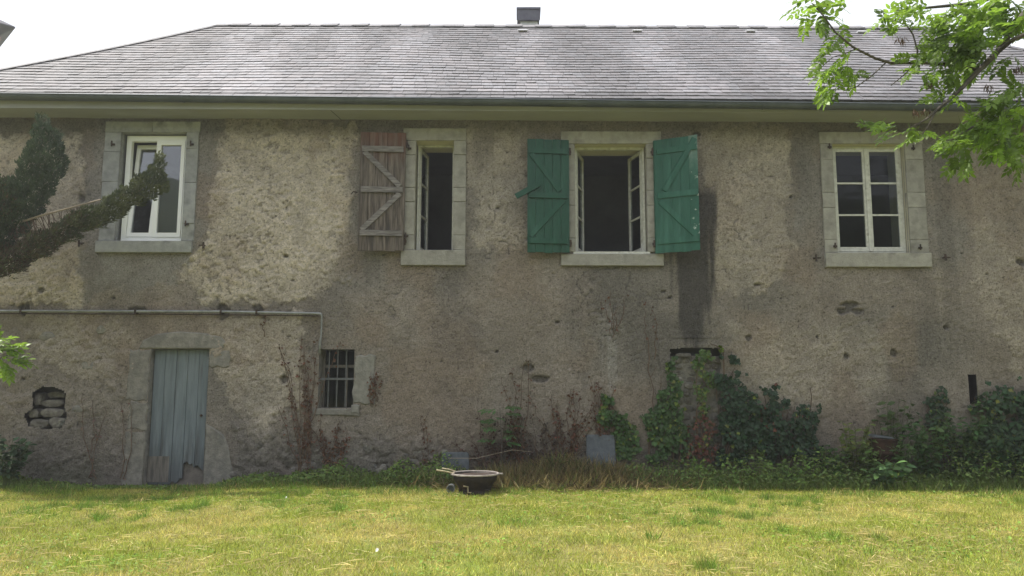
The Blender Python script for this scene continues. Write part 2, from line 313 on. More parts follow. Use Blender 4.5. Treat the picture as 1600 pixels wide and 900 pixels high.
def build_wall():
    h = 0.0165
    def lines(a, b, marks):
        m = sorted(set([a, b]+[q for q in marks if a < q < b])); out = [a]
        for p, q in zip(m[:-1], m[1:]):
            n = max(1, int(round((q-p)/h))); out += list(np.linspace(p, q, n+1)[1:])
        return np.array(out)
    xs = lines(XL, XR, [q for o in OPEN for q in o[:2]]); zs = lines(-0.4, 5.2, [q for o in OPEN for q in o[2:]])
    X, Z = np.meshgrid(xs, zs, indexing='ij')
    wx = X + 0.20*(fbm(X*2.4, Z*2.4, 31, 6, .6)-0.5)*2; wz = Z + 0.20*(fbm(X*2.4, Z*2.4, 41, 6, .6)-0.5)*2
    n_big = fbm(X*0.55, Z*0.55, 51, 4); n_mid = fbm(X*2.6, Z*2.6, 52, 4); n_f = fbm(X*11, Z*11, 53, 3); n_ff = fbm(X*26, Z*26, 54, 2)
    soft = 0.03
    n_edge = 0.16*(fbm(X*7, Z*7, 45, 5, .65)-.5)*2
    def pm(poly, s=soft): return sstep(-s, s, poly_sd(wx, wz, poly)+n_edge)
    # areas of coarse, paler old render
    light = np.maximum.reduce([
        pm([(-4.35, 5.1), (-2.35, 5.1), (-2.35, 3.6), (-2.3, 2.9), (-2.9, 2.45), (-4.4, 2.45), (-4.75, 2.8), (-4.35, 3.6)]),
        pm([(-8.7, 4.95), (-6.25, 4.95), (-6.2, 3.7), (-6.2, 2.4), (-8.7, 2.3)]),
        0.45*pm([(2.6, 5.0), (3.85, 5.0), (3.8, 4.2), (3.9, 3.2), (3.5, 2.7), (2.75, 2.6), (2.75, 4.0)]),
        0.30*pm([(6.35, 5.0), (8.8, 5.0), (8.8, 1.2), (6.9, 1.3), (6.4, 2.6)]),
        0.6*pm([(-4.5, 2.2), (-3.0, 2.25), (-3.0, 1.0), (-3.6, 0.5), (-4.0, 1.0)]),
        0.5*pm([(-7.0, 2.25), (-5.3, 2.2), (-5.5, 1.2), (-6.6, 1.5)]),
        0.4*pm([(-0.7, 5.0), (0.1, 5.0), (0.15, 3.2), (-0.65, 3.2)]),
        0.35*pm([(3.0, 2.0), (5.3, 2.2), (5.2, 1.2), (3.2, 0.9)], 0.25)])
    light = np.clip(light*(0.25+1.4*n_mid), 0, 1)
    # smooth grey repairs round the openings
    grey = np.maximum.reduce([
        pm([(-6.15, 5.2), (-4.4, 5.2), (-4.45, 3.6), (-4.85, 2.75), (-6.2, 2.5), (-6.15, 3.6)], 0.05),
        0.8*pm([(3.95, 5.0), (4.35, 5.0), (4.35, 2.9), (4.0, 2.9)], 0.06), 0.8*pm([(5.7, 5.0), (6.3, 5.0), (6.3, 3.0), (5.7, 2.8)], 0.08),
        0.7*pm([(-2.6, 2.6), (-2.2, 4.9), (-1.9, 4.9), (-1.7, 2.7)], 0.1)])
    # rubble where the render has fallen, low down
    rub = np.maximum(pm([(-4.0, 0.75), (-2.8, 0.6), (-1.5, 0.55), (-0.6, 0.3), (-0.6, -0.4), (-4.0, -0.4)], 0.12),
                     0.55*pm([(-7.3, 2.15), (-5.4, 2.2), (-5.4, -0.4), (-8.7, -0.4), (-8.7, 2.1)], 0.2))
    # displacement towards the viewer is -y
    n_g = vn(X*40, Z*40, 55)
    D = 0.030*(n_big-0.5) + 0.020*(n_mid-0.5) + (0.009+0.028*light-0.004*grey+0.034*rub)*(n_f-0.5) + (0.016+0.014*light-0.008*grey)*(n_ff-0.5) + (0.007+0.005*light-0.003*grey)*(n_g-0.5) + 0.014*light - 0.006*grey
    cell = np.abs(fbm(X*5.2, Z*6.4, 61, 2)-0.5)*2
    D += rub*(0.012*sstep(0.02, 0.2, cell)-0.006)
    pit = sstep(0.60, 0.72, fbm(X*19, Z*23, 71, 3))*sstep(0.35, 0.6, fbm(X*1.6, Z*1.6, 72, 3))*(0.25+0.75*np.maximum(light, rub)); D -= 0.014*pit
    D += 0.02*sstep(0.6, 0.66, fbm(X*3.3, Z*4.2, 77, 3))*rub
    # albedo
    def cl(c): return np.array(c)[None, None, :]
    mix = lambda A, c, t: A*(1-t[..., None]) + cl(c)*t[..., None]
    C = cl((0.345, 0.30, 0.25))*np.ones(X.shape+(1,))
    C = mix(C, (0.36, 0.315, 0.25), sstep(0.5, 0.75, n_big)); C = mix(C, (0.25, 0.232, 0.20), sstep(0.5, 0.25, n_big))
    C = mix(C, (0.265, 0.225, 0.175), 0.5*sstep(0.5, 0.7, fbm(X*0.9, Z*1.3, 81, 4)))
    C = mix(C, (0.68, 0.60, 0.47), light*0.88)
    C = mix(C, (0.47, 0.36, 0.24), light*0.4*sstep(0.52, 0.72, fbm(X*1.7, Z*1.7, 82, 4)))
    C = mix(C, (0.275, 0.265, 0.24), grey*0.8); C = mix(C, (0.24, 0.225, 0.2), rub*0.6)
    C = mix(C, (0.33, 0.25, 0.175), 0.5*sstep(0.58, 0.75, fbm(X*1.3, Z*1.0, 83, 4)))
    dark = 0*X
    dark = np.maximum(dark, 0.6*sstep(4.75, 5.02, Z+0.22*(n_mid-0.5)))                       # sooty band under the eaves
    dark = np.maximum(dark, 0.55*sstep(1.15, 0.0, Z+0.9*(n_mid-0.5)))                         # damp foot of the wall, stretched up to imitate dimmer light there
    run = fbm(X*15, Z*0.7, 91, 4)
    def streak(x0, x1, ztop, zbot, k, lean=0.0):
        c = (x0+x1)/2 + lean*(ztop-Z) + 0.1*(fbm(Z*1.3, Z*0+3, 93, 2)-0.5); w = (x1-x0)/2*(1-0.25*np.clip((ztop-Z)/(ztop-zbot), 0, 1))
        return k*sstep(1.25, 0.45, np.abs(X-c)/w + 1.0*(run-0.5))*sstep(zbot-0.25, zbot+0.35, Z+.8*(run-.5))*sstep(ztop+0.1, ztop-0.2, Z)
    dark = np.maximum(dark, streak(2.13, 2.70, 3.3, 1.85, 1.25)); dark = np.maximum(dark, streak(2.36, 2.80, 4.1, 2.4, 1.2))
    dark = np.maximum(dark, streak(-0.72, -0.3, 5.1, 4.3, 0.5)); dark = np.maximum(dark, streak(3.85, 4.2, 5.1, 3.9, 0.35)); dark = np.maximum(dark, streak(5.85, 6.2, 5.1, 2.2, 0.3))
    dark = np.maximum(dark, streak(-2.45, -1.9, 3.2, 2.5, 0.3)); dark = np.maximum(dark, streak(-6.15, -5.9, 3.2, 2.4, 0.25))
    dark = np.maximum(dark, 0.32*sstep(0.56, 0.74, fbm(X*1.1, Z*0.8, 97, 5)))
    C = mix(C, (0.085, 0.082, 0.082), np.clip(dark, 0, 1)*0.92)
    wash = streak(1.10, 1.50, 2.45, 1.35, 0.6); C = mix(C, (0.46, 0.46, 0.46), wash*0.7*sstep(0.3, 0.7, run))   # pale lime wash
    C = mix(C, (0.38, 0.39, 0.38), 0.55*pm([(-6.0, 3.12), (-4.7, 3.12), (-5.0, 2.65), (-5.9, 2.75)], 0.1)*n_mid)
    C = mix(C, (0.13, 0.15, 0.085), 0.5*sstep(4.5, 5.0, Z)*sstep(-5.9, -7.2, X)*n_mid + 0.5*sstep(0.5, -0.05, Z)*sstep(0.4, 0.65, fbm(X*2, Z*2, 99, 3)))
    # holes, fallen patches
    spots = [(0.29, 1.38, 0.12, 0.05), (0.13, 1.53, 0.08, 0.06), (4.64, 2.42, 0.16, 0.05), (4.72, 2.33, 0.1, 0.04), (4.52, 2.33, 0.07, 0.05), (4.6, 2.36, 0.05, 0.07),
             (2.57, 4.88, 0.06, 0.035), (-6.28, 3.95, 0.05, 0.07), (-6.97, 2.34, 0.09, 0.1), (-5.36, 2.33, 0.12, 0.05), (-4.16, 2.31, 0.09, 0.12), (-3.66, 2.35, 0.09, 0.07), (-3.25, 1.37, 0.06, 0.06),
             (7.05, 3.02, 0.07, 0.05), (-6.75, 2.6, 0.06, 0.04), (3.2, 1.95, 0.04, 0.04), (3.35, 2.7, 0.05, 0.03), (5.95, 2.1, 0.05, 0.04), (5.2, 1.75, 0.04, 0.05), (4.55, 1.7, 0.04, 0.05)]
    rr = random.Random(5)
    for k in range(130):
        q = rr.uniform(.4, 1)**2; spots.append((rr.uniform(-8, 8), rr.uniform(0.3, 4.9), .034*q, rr.uniform(.5, .9)*.034*q))
    hole = 0*X
    for (x, z, a, b) in spots:
        i0, i1 = np.searchsorted(xs, [x-2.2*a, x+2.2*a]); j0, j1 = np.searchsorted(zs, [z-2.2*b, z+2.2*b])
        if i1 <= i0 or j1 <= j0: continue
        sl = (slice(i0, i1), slice(j0, j1))
        d = np.sqrt(((X[sl]-x)/a)**2 + ((Z[sl]-z)/b)**2) + 0.9*(n_f[sl]-0.5)
        hole[sl] = np.maximum(hole[sl], sstep(1.05, 0.75, d))
    D -= 0.035*hole; C = mix(C, (0.11, 0.105, 0.1), hole*0.75); C = mix(C, (0.15, 0.135, 0.115), pit*0.55)
    C *= (0.70+0.24*n_f+0.24*n_ff+0.16*n_g)[..., None]; g_ = C.mean(2, keepdims=True); C = (g_+(C-g_)*0.66)*np.array((1.29, 1.235, 1.215))
    cr = np.abs(fbm(X*1.5, Z*1.5, 131, 4)-.5); crack = sstep(.006, .001, cr)*sstep(.5, .62, fbm(X*.8, Z*.8, 133, 2)); D -= .012*crack; C = mix(C, (.12, .115, .11), crack*.6)
    # keep the surface quiet where it meets an opening
    for (a, b, c, d) in OPEN:
        e = np.maximum(np.maximum(a-X, X-b), np.maximum(c-Z, Z-d)); D *= sstep(0.0, 0.06, np.abs(e))*0.9+0.1
    V = np.stack([X.ravel(), (-D).ravel(), Z.ravel()], 1); nz = len(zs)
    I, J = np.meshgrid(np.arange(len(xs)-1), np.arange(nz-1), indexing='ij')
    cx = (xs[:-1]+xs[1:])[:, None]/2 + 0*J; cz = (zs[:-1]+zs[1:])[None, :]/2 + 0*I
    keep = np.ones(cx.shape, bool)
    for (a, b, c, d) in OPEN: keep &= ~((cx > a) & (cx < b) & (cz > c) & (cz < d))
    jx = cx+0.05*(fbm(cx*9, cz*9, 15, 3)-0.5); jz = cz+0.05*(fbm(cx*9, cz*9, 16, 3)-0.5)
    keep &= poly_sd(jx, jz, NICHE) < 0; keep &= poly_sd(jx, jz, BLOCK) < 0
    a = (I*nz+J)[keep]
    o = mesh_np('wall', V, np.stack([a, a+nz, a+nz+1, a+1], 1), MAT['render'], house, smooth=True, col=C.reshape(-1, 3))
    # the unseen sides of the house
    m = MB(); m.add([(XL, 0.02, -.4), (XL, 7.4, -.4), (XL, 7.4, 5.2), (XL, 0.02, 5.2), (XR, 0.02, -.4), (XR, 7.4, -.4), (XR, 7.4, 5.2), (XR, 0.02, 5.2)],
                    [(0, 3, 2, 1), (4, 5, 6, 7), (1, 2, 6, 5)])
    # a thick backing so that the room behind stays dark between the openings
    def sheet(x0, x1, z0, z1): m.box(x0, x1, 0.06, 0.07, z0, z1)
    m.build('side_wall', mk('side_render', (0.28, 0.25, 0.21), (0.36, 0.32, 0.26), 3, 0.95, 0.5, 30), house)
    return o
wall = build_wall()

def reveal(parent, o, depth, mat, y0=0.0, splay=0.0, name='reveal'):
    x0, x1, z0, z1 = o; s = splay; m = MB()
    A = [(x0, z0), (x1, z0), (x1, z1), (x0, z1)]; B = [(x0-s, z0), (x1+s, z0), (x1+s, z1+s*0.3), (x0-s, z1+s*0.3)]
    V = [(p[0], y0-0.004, p[1]) for p in A] + [(p[0], depth, p[1]) for p in B]
    m.add(V, [(0, 4, 5, 1), (1, 5, 6, 2), (2, 6, 7, 3), (3, 7, 4, 0)])
    return m.build(name, mat, parent)
def room(parent, x0, x1, y0, y1, z0, z1, mat, holes=(), name='room'):
    """closed box behind the wall; the near side is left open towards the openings' reveals only"""
    m = MB()
    m.add([(x0, y0, z0), (x1, y0, z0), (x1, y1, z0), (x0, y1, z0), (x0, y0, z1), (x1, y0, z1), (x1, y1, z1), (x0, y1, z1)],
          [(0, 1, 2, 3), (4, 7, 6, 5), (3, 2, 6, 7), (0, 3, 7, 4), (1, 5, 6, 2)])
    if holes:
        hx = sorted(holes); x = x0
        for (a, b, c, d) in hx:
            m.add([(x, y0, z0), (a, y0, z0), (a, y0, z1), (x, y0, z1)], [(0, 3, 2, 1)])
            m.add([(a, y0, z0), (b, y0, z0), (b, y0, c), (a, y0, c)], [(0, 3, 2, 1)])
            m.add([(a, y0, d), (b, y0, d), (b, y0, z1), (a, y0, z1)], [(0, 3, 2, 1)]); x = b
        m.add([(x, y0, z0), (x1, y0, z0), (x1, y0, z1), (x, y0, z1)], [(0, 3, 2, 1)])
    return m.build(name, mat, parent)
TH = 0.62
sp_ = 0.05
hol = [(o[0]-sp_, o[1]+sp_, o[2], o[3]+sp_*0.3) for o in OPEN[:4]]
for k, (xa, xb) in enumerate([(-8.4, -3.6), (-3.5, -0.2), (-0.1, 3.2), (3.3, 8.4)]):
    hs_ = [h for h in hol if xa < h[0] < xb]; room(house, xa, xb, TH, 3.1, 2.55, 5.12, MAT['room'], hs_)
room(house, -3.6, -1.4, 0.5, 3.2, -0.3, 2.3, MAT['dark'], [OPEN[5]], 'cellar')
room(house, 5.7, 7.0, 0.4, 1.6, 0.3, 2.0, MAT['slit_shade'], [OPEN[6]], 'cellar')

def jrect(x0, x1, z0, z1, j=0.004, n=1, rr=random):
    P = []
    for (a, b) in (((x0, z0), (x1, z0)), ((x1, z0), (x1, z1)), ((x1, z1), (x0, z1)), ((x0, z1), (x0, z0))):
        for k in range(n):
            t = k/n; P.append((a[0]+(b[0]-a[0])*t+rr.uniform(-j, j), a[1]+(b[1]-a[1])*t+rr.uniform(-j, j)))
    return P
def stone(parent, x0, x1, z0, z1, yf=-0.022, yb=0.06, mat='stone', name='jamb_stone', j=0.003, n=1, bev=0.006):
    m = MB(); m.prism(jrect(x0+0.002, x1-0.002, z0+0.002, z1-0.002, j, n), yf+random.uniform(-0.002, 0.002), yb, bev); return m.build(name, MAT[mat], parent)
def bars(rects, y0, y1, T=None):
    m = MB()
    for k, (a, b, c, d) in enumerate(rects): e = 0.0012*(k % 3); m.box(a, b, y0-e, y1+e, c, d, T)
    return m
def part_empty(name, loc, parent):
    o = bpy.data.objects.new(name, None); COL.objects.link(o); o.parent = parent; o.location = Vector(loc)-Vector(origin(parent)); o.empty_display_size = 0.1
    return o
def hinge(parent, x, z, y=-0.03, s=1):
    m = MB(); m.tube([(x, 0.0, z), (x, y-0.03, z)], 0.011, 6); m.tube([(x, y-0.03, z-0.035), (x, y-0.03, z+0.045)], 0.011, 6)
    m.box(x-0.018*s, x+0.035*s, y-0.012, y, z-0.016, z+0.012); m.build('hinge_pin', MAT['iron'], parent)
def dog(parent, x, z, s=1):
    m = MB(); m.tube([(x, 0.03, z), (x, -0.07, z)], 0.012, 6); m.box(x-0.012, x+0.012, -0.085, -0.07, z-0.05, z+0.045, jit=0.004)
    m.box(x, x+0.07*s, -0.075, -0.06, z-0.012, z+0.006) if s > 0 else m.box(x+0.07*s, x, -0.075, -0.06, z-0.012, z+0.006)
    m.build('shutter_dog', MAT['iron'], parent)

# ---- window with white plastic sashes (far left)
w = part_empty('window', (-5.28, 0, 3.31), house); tag(w, 'white plastic window with its left sash tilted open')
x0, x1, z0, z1 = OPEN[0]
reveal(w, OPEN[0], TH, MAT['stone_grey'], splay=sp_)
stone(w, -6.00, -4.63, 3.14, 3.31, -0.055, mat='stone_grey', name='sill')
stone(w, -5.99, -5.30, 4.91, 5.07, mat='stone_grey', name='lintel_stone'); stone(w, -5.30, -4.61, 4.91, 5.07, mat='stone_grey', name='lintel_stone')
for a, b, zz in ((-5.99, x0, (4.91, 4.62, 4.17, 3.75, 3.48, 3.31)), (x1, -4.62, (4.91, 4.66, 4.16, 3.56, 3.31))):
    for t, u in zip(zz[:-1], zz[1:]): stone(w, a+random.uniform(-.012, .012)*(a < -5.9), b, u, t, mat='stone_grey')
fy = 0.10
bars([(x0+.03, x0+.10, z0, z1-.02), (x1-.06, x1-.005, z0, z1-.02), (x0+.10, x1-.06, z0, z0+.075), (x0+.10, x1-.06, z1-.10, z1-.02)], fy, fy+.07).build('frame', MAT['pvc'], w)
xm = (x0+x1)/2+.03
sw = bars([(xm-.03, xm+.035, z0+.077, z1-.102), (x1-.115, x1-.062, z0+.077, z1-.102), (xm+.035, x1-.115, z0+.077, z0+.14), (xm+.035, x1-.115, z1-.16, z1-.102)], fy-.012, fy+.05).build('sash', MAT['pvc'], w)
bars([(xm+.035, x1-.115, z0+.14, z1-.16)], fy+.02, fy+.026).build('pane', MAT['glass2'], w)
def tilt(p, ang=math.radians(6.5), zc=z0+.08, yc=fy+.03):
    dz, dy = p[2]-zc, p[1]-yc; return (p[0], yc+dy*math.cos(ang)+dz*math.sin(ang), zc+dz*math.cos(ang)-dy*math.sin(ang))
a0, a1, b0, b1 = x0+.105, xm-.033, z0+.08, z1-.105
bars([(a0, a0+.055, b0, b1), (a1-.05, a1, b0, b1), (a0+.055, a1-.05, b0, b0+.06), (a0+.055, a1-.05, b1-.06, b1)], fy, fy+.06, tilt).build('sash', MAT['pvc'], w)
bars([(a0+.055, a1-.05, b0+.06, b1-.06)], fy+.025, fy+.031, tilt).build('pane', MAT['glass2'], w)
m = MB(); m.box(x0+.02, x1, fy-.03, fy+.03, z0+.001, z0+.02); m.build('weather_bar', MAT['pvc'], w)
for (hx, hz) in ((-5.86, 4.72), (-4.72, 4.72), (-4.73, 3.55)): hinge(w, hx, hz)
dog(w, -6.22, 3.27, 1); dog(w, -4.45, 3.24, -1)

# ---- casements
def casement(parent, T, x0, x1, z0, z1, yf, glassmat, matf='oldwhite'):
    st = 0.045
    bars([(x0, x0+st, z0, z1), (x1-st, x1, z0, z1), (x0+st, x1-st, z0, z0+.065), (x0+st, x1-st, z1-st, z1)], yf, yf+.04, T).build('sash', MAT[matf], parent)
    n = 3; h = (z1-z0-.065-st)/n; zb = z0+.065
    for k in range(1, n): bars([(x0+st, x1-st, zb+k*h-.012, zb+k*h+.012)], yf+.004, yf+.034, T).build('glazing_bar', MAT[matf], parent)
    for k in range(n): bars([(x0+st, x1-st, zb+k*h+(.012 if k else 0), zb+(k+1)*h-(.012 if k < n-1 else 0))], yf+.018, yf+.022, T).build('pane', MAT[glassmat], parent)
def hinge_rot(xc, yc, ang):
    c, s = math.cos(ang), math.sin(ang)
    return lambda p: (xc+(p[0]-xc)*c-(p[1]-yc)*s, yc+(p[0]-xc)*s+(p[1]-yc)*c, p[2])
def frame_bars(w, o, y0, y1, t=0.04):
    x0, x1, z0, z1 = o
    bars([(x0+.002, x0+t, z0+.002, z1-.002), (x1-t, x1-.002, z0+.002, z1-.002), (x0+t, x1-t, z0+.002, z0+t*.9), (x0+t, x1-t, z1-t, z1-.002)], y0, y1).build('frame', MAT['oldwhite'], w)

# ---- window with the weathered shutter
w = part_empty('window', (-1.2, 0, 3.18), house); tag(w, 'narrow open window with pale stone surround beside the weathered shutter')
o = OPEN[1]; reveal(w, o, TH, MAT['reveal'], splay=sp_)
stone(w, -1.67, -0.755, 2.96, 3.18, -0.05, name='sill'); stone(w, -1.67, -0.755, 4.78, 4.97, name='lintel_stone')
for a, b in ((-1.66, o[0]), (o[1], -0.755)):
    zz = (4.78, 4.57, 4.09, 3.88, 3.40, 3.18)
    for t, u in zip(zz[:-1], zz[1:]): stone(w, a, b, u, t)
frame_bars(w, o, 0.20, 0.26, 0.03)
casement(w, hinge_rot(o[0]+.03, .25, math.radians(82)), o[0]+.03, o[0]+.47, o[2]+.03, o[3]-.03, .235, 'glass')
hinge(w, -1.58, 4.66); hinge(w, -1.60, 3.38)

# ---- window with green shutters
w = part_empty('window', (1.3, 0, 3.16), house); tag(w, 'open window between the green shutters with casements swung inward')
o = OPEN[2]; reveal(w, o, TH, MAT['reveal'], splay=sp_)
stone(w, 0.59, 2.04, 2.955, 3.13, -0.05, name='sill'); stone(w, 0.60, 2.04, 4.73, 4.92, name='lintel_stone')
m = MB(); m.box(o[0]-.03, o[1]+.03, -0.03, 0.2, 3.13, 3.16); m.build('sill_board', MAT['oldwhite'], w)
for a, b in ((0.62, o[0]), (o[1], 2.02)):
    zz = (4.73, 4.52, 4.05, 3.83, 3.36, 3.16)
    for t, u in zip(zz[:-1], zz[1:]): stone(w, a, b, u, t)
frame_bars(w, o, 0.14, 0.20, 0.035)
casement(w, hinge_rot(o[0]+.035, .19, math.radians(74)), o[0]+.035, o[0]+.505, o[2]+.035, o[3]-.035, .175, 'glass')
casement(w, hinge_rot(o[1]-.035, .19, math.radians(-75)), o[1]-.505, o[1]-.035, o[2]+.035, o[3]-.035, .175, 'glass')
for hx in (0.705, 1.915):
    for hz in (4.62, 3.25): hinge(w, hx, hz)

# ---- closed window on the right
w = part_empty('window', (5.0, 0, 3.15), house); tag(w, 'closed six-pane wooden window in pale stone surround under the ash branches')
o = OPEN[3]; reveal(w, o, TH, MAT['reveal'], splay=sp_)
stone(w, 4.30, 5.79, 2.94, 3.15, -0.05, name='sill'); stone(w, 4.30, 5.78, 4.73, 4.91, name='lintel_stone')
for a, b in ((4.31, o[0]), (o[1], 5.77)):
    zz = (4.73, 4.50, 4.02, 3.80, 3.34, 3.15)
    for t, u in zip(zz[:-1], zz[1:]): stone(w, a, b, u, t)
frame_bars(w, o, 0.10, 0.16, 0.035)
ident = lambda p: p
casement(w, ident, o[0]+.037, (o[0]+o[1])/2-.008, o[2]+.037, o[3]-.037, .095, 'glass'); casement(w, ident, (o[0]+o[1])/2+.008, o[1]-.037, o[2]+.037, o[3]-.037, .095, 'glass')
m = MB(); xc = (o[0]+o[1])/2; m.box(xc-.022, xc+.022, .078, .0945, o[2]+.04, o[3]-.04); m.build('cover_strip', MAT['oldwhite'], w)
for (hx, hz) in ((4.43, 4.68), (5.62, 4.66), (4.44, 3.24), (5.63, 3.22)): hinge(w, hx, hz)
dog(w, 4.16, 3.07, 1); dog(w, 5.96, 3.08, 1)

# ---- shutters: planks, battens and braces hung on a hinge line
def shutter(label, xh, side, width, z0, z1, ang, y0, npl, mp, mb, fr, diag, flake=False):
    """xh hinge position, side -1: leaf runs to the left, +1: to the right; ang opens it away from the wall"""
    s = part_empty('shutter', (xh, y0, z0), house); s['label'] = label
    c, sn = math.cos(ang), math.sin(ang)
    def T(p):                      # p = (distance from hinge, out of the leaf towards viewer, z)
        u, v, z = p; return (xh+side*(u*c+v*sn*1.0), y0-u*sn-v*c, z)
    wpl = width/npl
    for k in range(npl):
        dz = random.uniform(-.008, .008); m = MB()
        m.box(k*wpl+.002, (k+1)*wpl-.002, 0, .026+random.uniform(-.002, .002), z0+dz, z1+dz*.4, T)
        m.build('plank', MAT['flake'] if (flake and k == npl-1) else MAT[mp], s)
    H = z1-z0; zt, zm, zb = [z1-H*q for q in fr]
    for zc in (zt, zm, zb):
        m = MB(); m.box(.025, width-.03, .029, .054, zc-.04, zc+.04, T); m.build('batten', MAT[mb], s)
    for (u0, za, u1, zb_) in diag:
        a = np.array([u0*width, z1-H*za]); b = np.array([u1*width, z1-H*zb_]); d = b-a; d = d/np.linalg.norm(d); nn = np.array([-d[1], d[0]])*.036
        P = [a+nn, a-nn, b-nn, b+nn]; m = MB()
        V = [T((p[0], .029, p[1])) for p in P]+[T((p[0], .050, p[1])) for p in P]
        m.add(V, [(4, 5, 6, 7), (3, 2, 1, 0), (0, 1, 5, 4), (1, 2, 6, 5), (2, 3, 7, 6), (3, 0, 4, 7)]); m.build('brace', MAT[mb], s)
    for zc in (z1-.16, z0+.14):
        m = MB(); m.box(-.03, .09, -.008, -.001, zc-.018, zc+.018, T); m.tube([T((-.012, .01, zc-.05)), T((-.012, .01, zc+.05))], .014, 8); m.build('hinge', MAT['iron'], s)
    return s, T
s, T = shutter('weathered bare grey-brown shutter with Z braces', -1.615, -1, .64, 3.155, 4.865, math.radians(5), -.075, 5, 'wood', 'wood_h', (.145, .49, .855), [(.90, .17, .10, .46), (.10, .52, .92, .83)])
m = MB(); m.tube([T((.66, .03, 3.98)), T((.72, .03, 3.99)), T((.74, .05, 3.95))], .009, 6); m.build('latch', MAT['iron'], s)
s, T = shutter('green shutter left of the open window with a loose brace end', .715, -1, .60, 3.13, 4.76, math.radians(7), -.07, 5, 'green', 'green', (.105, .50, .90), [(.90, .13, .22, .46), (.14, .54, .92, .86)])
m = MB(); p0 = np.array([.42, 4.10]); p1 = np.array([.755, 3.905]); d = (p1-p0)/np.linalg.norm(p1-p0); nn = np.array([-d[1], d[0]])*.038
P = [p0+nn, p0-nn, p1-nn, p1+nn]; V = [T((q[0], .058, q[1])) for q in P]+[T((q[0], .084, q[1])) for q in P]
m.add(V, [(4, 5, 6, 7), (3, 2, 1, 0), (0, 1, 5, 4), (1, 2, 6, 5), (2, 3, 7, 6), (3, 0, 4, 7)]); m.build('loose_brace', MAT['green'], s)
s, T = shutter('faded green shutter right of the open window with flaking edge', 1.91, 1, .62, 3.125, 4.755, math.radians(26), -.07, 5, 'green_worn', 'green_worn', (.105, .50, .90), [(.92, .03, .20, .46), (.10, .55, .90, .87)], flake=True)

# ---- door
w = part_empty('door', (-4.73, 0.1, 0), house); tag(w, 'blue-grey plank door with a rotten lower edge')
def DT(p): return (p[0]+0.018*(p[2]-1.8)*-1.0*-0.8, p[1], p[2])
nb = 5; wd = (.82-.02)/nb
for k in range(nb):
    xa = -5.13+k*wd; m = MB(); zb = [-.09, -.09, -.05, .17, .14][k]
    if k >= 2:      # broken lower edge
        n = 5; pts = [(xa+.002, 1.775), (xa+.002, zb+random.uniform(-.03, .05))]+[(xa+wd*q/n, zb+random.uniform(-.04, .06)) for q in range(1, n)]+[(xa+wd-.002, zb+random.uniform(-.03, .05)), (xa+wd-.002, 1.775)]
    else: pts = [(xa+.002, 1.775), (xa+.002, zb), (xa+wd-.002, zb+.01), (xa+wd-.002, 1.775)]
    m.prism(pts, .095+random.uniform(-.003, .003), .13, .004); m.build('plank', MAT['door'], w)
m = MB(); m.box(-5.13, -4.33, .131, .15, .25, .38); m.box(-5.13, -4.33, .131, .15, 1.4, 1.52); m.build('ledge', MAT['rotten'], w)
m = MB(); m.prism(jrect(-4.83, -4.34, -.1, .21, .006, 3), .14, .17, .004); m.build('patch_board', mk('patch_board', (0.12, 0.108, 0.098), (0.18, 0.16, 0.145), 9, 0.9, 0.4, 40), w)
m = MB(); m.box(-5.13, -4.84, .088, .0935, -.05, .30, jit=.004); m.build('kick_board', MAT['rotten'], w)
m = MB(); m.tube([(-4.42, .09, .86), (-4.42, .06, .86)], .016, 8); m.build('latch', MAT['iron'], w)
m = MB(); m.box(-5.14, -4.32, -.05, .2, -.22, -.095, jit=.008); m.build('threshold', MAT['doorstone'], w)
reveal(w, OPEN[4], .2, MAT['doorstone'])
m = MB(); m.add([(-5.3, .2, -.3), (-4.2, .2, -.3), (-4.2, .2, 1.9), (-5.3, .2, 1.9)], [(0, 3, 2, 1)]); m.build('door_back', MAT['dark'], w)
m = MB(); m.prism([(-5.31, 1.785), (-4.72, 1.782), (-4.13, 1.785), (-4.09, 1.87), (-4.16, 1.95), (-4.42, 2.005), (-4.75, 2.025), (-5.06, 1.99), (-5.26, 1.90)], -.018, .06, .014); m.build('lintel_stone', MAT['doorstone'], w)
for (a, b, c, d) in ((-5.44, -5.14, 1.06, 1.77), (-5.40, -5.14, .66, 1.05), (-5.43, -5.14, -.2, .65), (-4.32, -4.02, 1.52, 1.775)):
    stone(w, a, b, c, d, -.012, mat='doorstone', j=.02, n=5, bev=.014)
m = MB(); m.prism([(-4.32, -.2), (-3.93, -.2), (-3.92, .15), (-3.98, .42), (-4.06, .60), (-4.20, .70), (-4.32, .76)], -.016, .06, .02); m.build('jamb_stone', MAT['doorstone'], w)

# ---- barred cellar window
w = part_empty('barred_window', (-2.53, 0, .97), house); tag(w, 'small cellar window behind iron bars')
o = OPEN[5]; reveal(w, o, .5, MAT['doorstone'])
for xb in (-2.655, -2.535, -2.415):
    m = MB(); m.tube([(xb, .06, .972), (xb+.003, .06, 1.778)], .009, 6); m.build('bar', MAT['barmetal'], w)
m = MB(); m.box(o[0]+.001, o[1]-.001, .042, .05, 1.355, 1.385); m.build('cross_bar', MAT['barmetal'], w)
bars([(o[0]+.001, o[0]+.04, o[2], o[3]), (o[1]-.04, o[1]-.001, o[2], o[3]), (o[0]+.04, o[1]-.04, 1.53, 1.57), (-2.45, -2.42, o[2], 1.53)], .2, .24).build('frame', MAT['rotten'], w)
bars([(o[0]+.04, o[1]-.04, o[2], 1.53)], .215, .219).build('pane', MAT['glass'], w)
bars([(o[0]+.04, o[1]-.04, 1.57, o[3])], .215, .219).build('pane', MAT['glass'], w)
stone(w, o[1], -1.99, 1.03, 1.70, -.014, mat='palestone', j=.022, n=4, bev=.012); stone(w, o[0]-.06, -2.2, .86, .968, -.02, mat='doorstone', name='sill', j=.01, n=3, bev=.012)
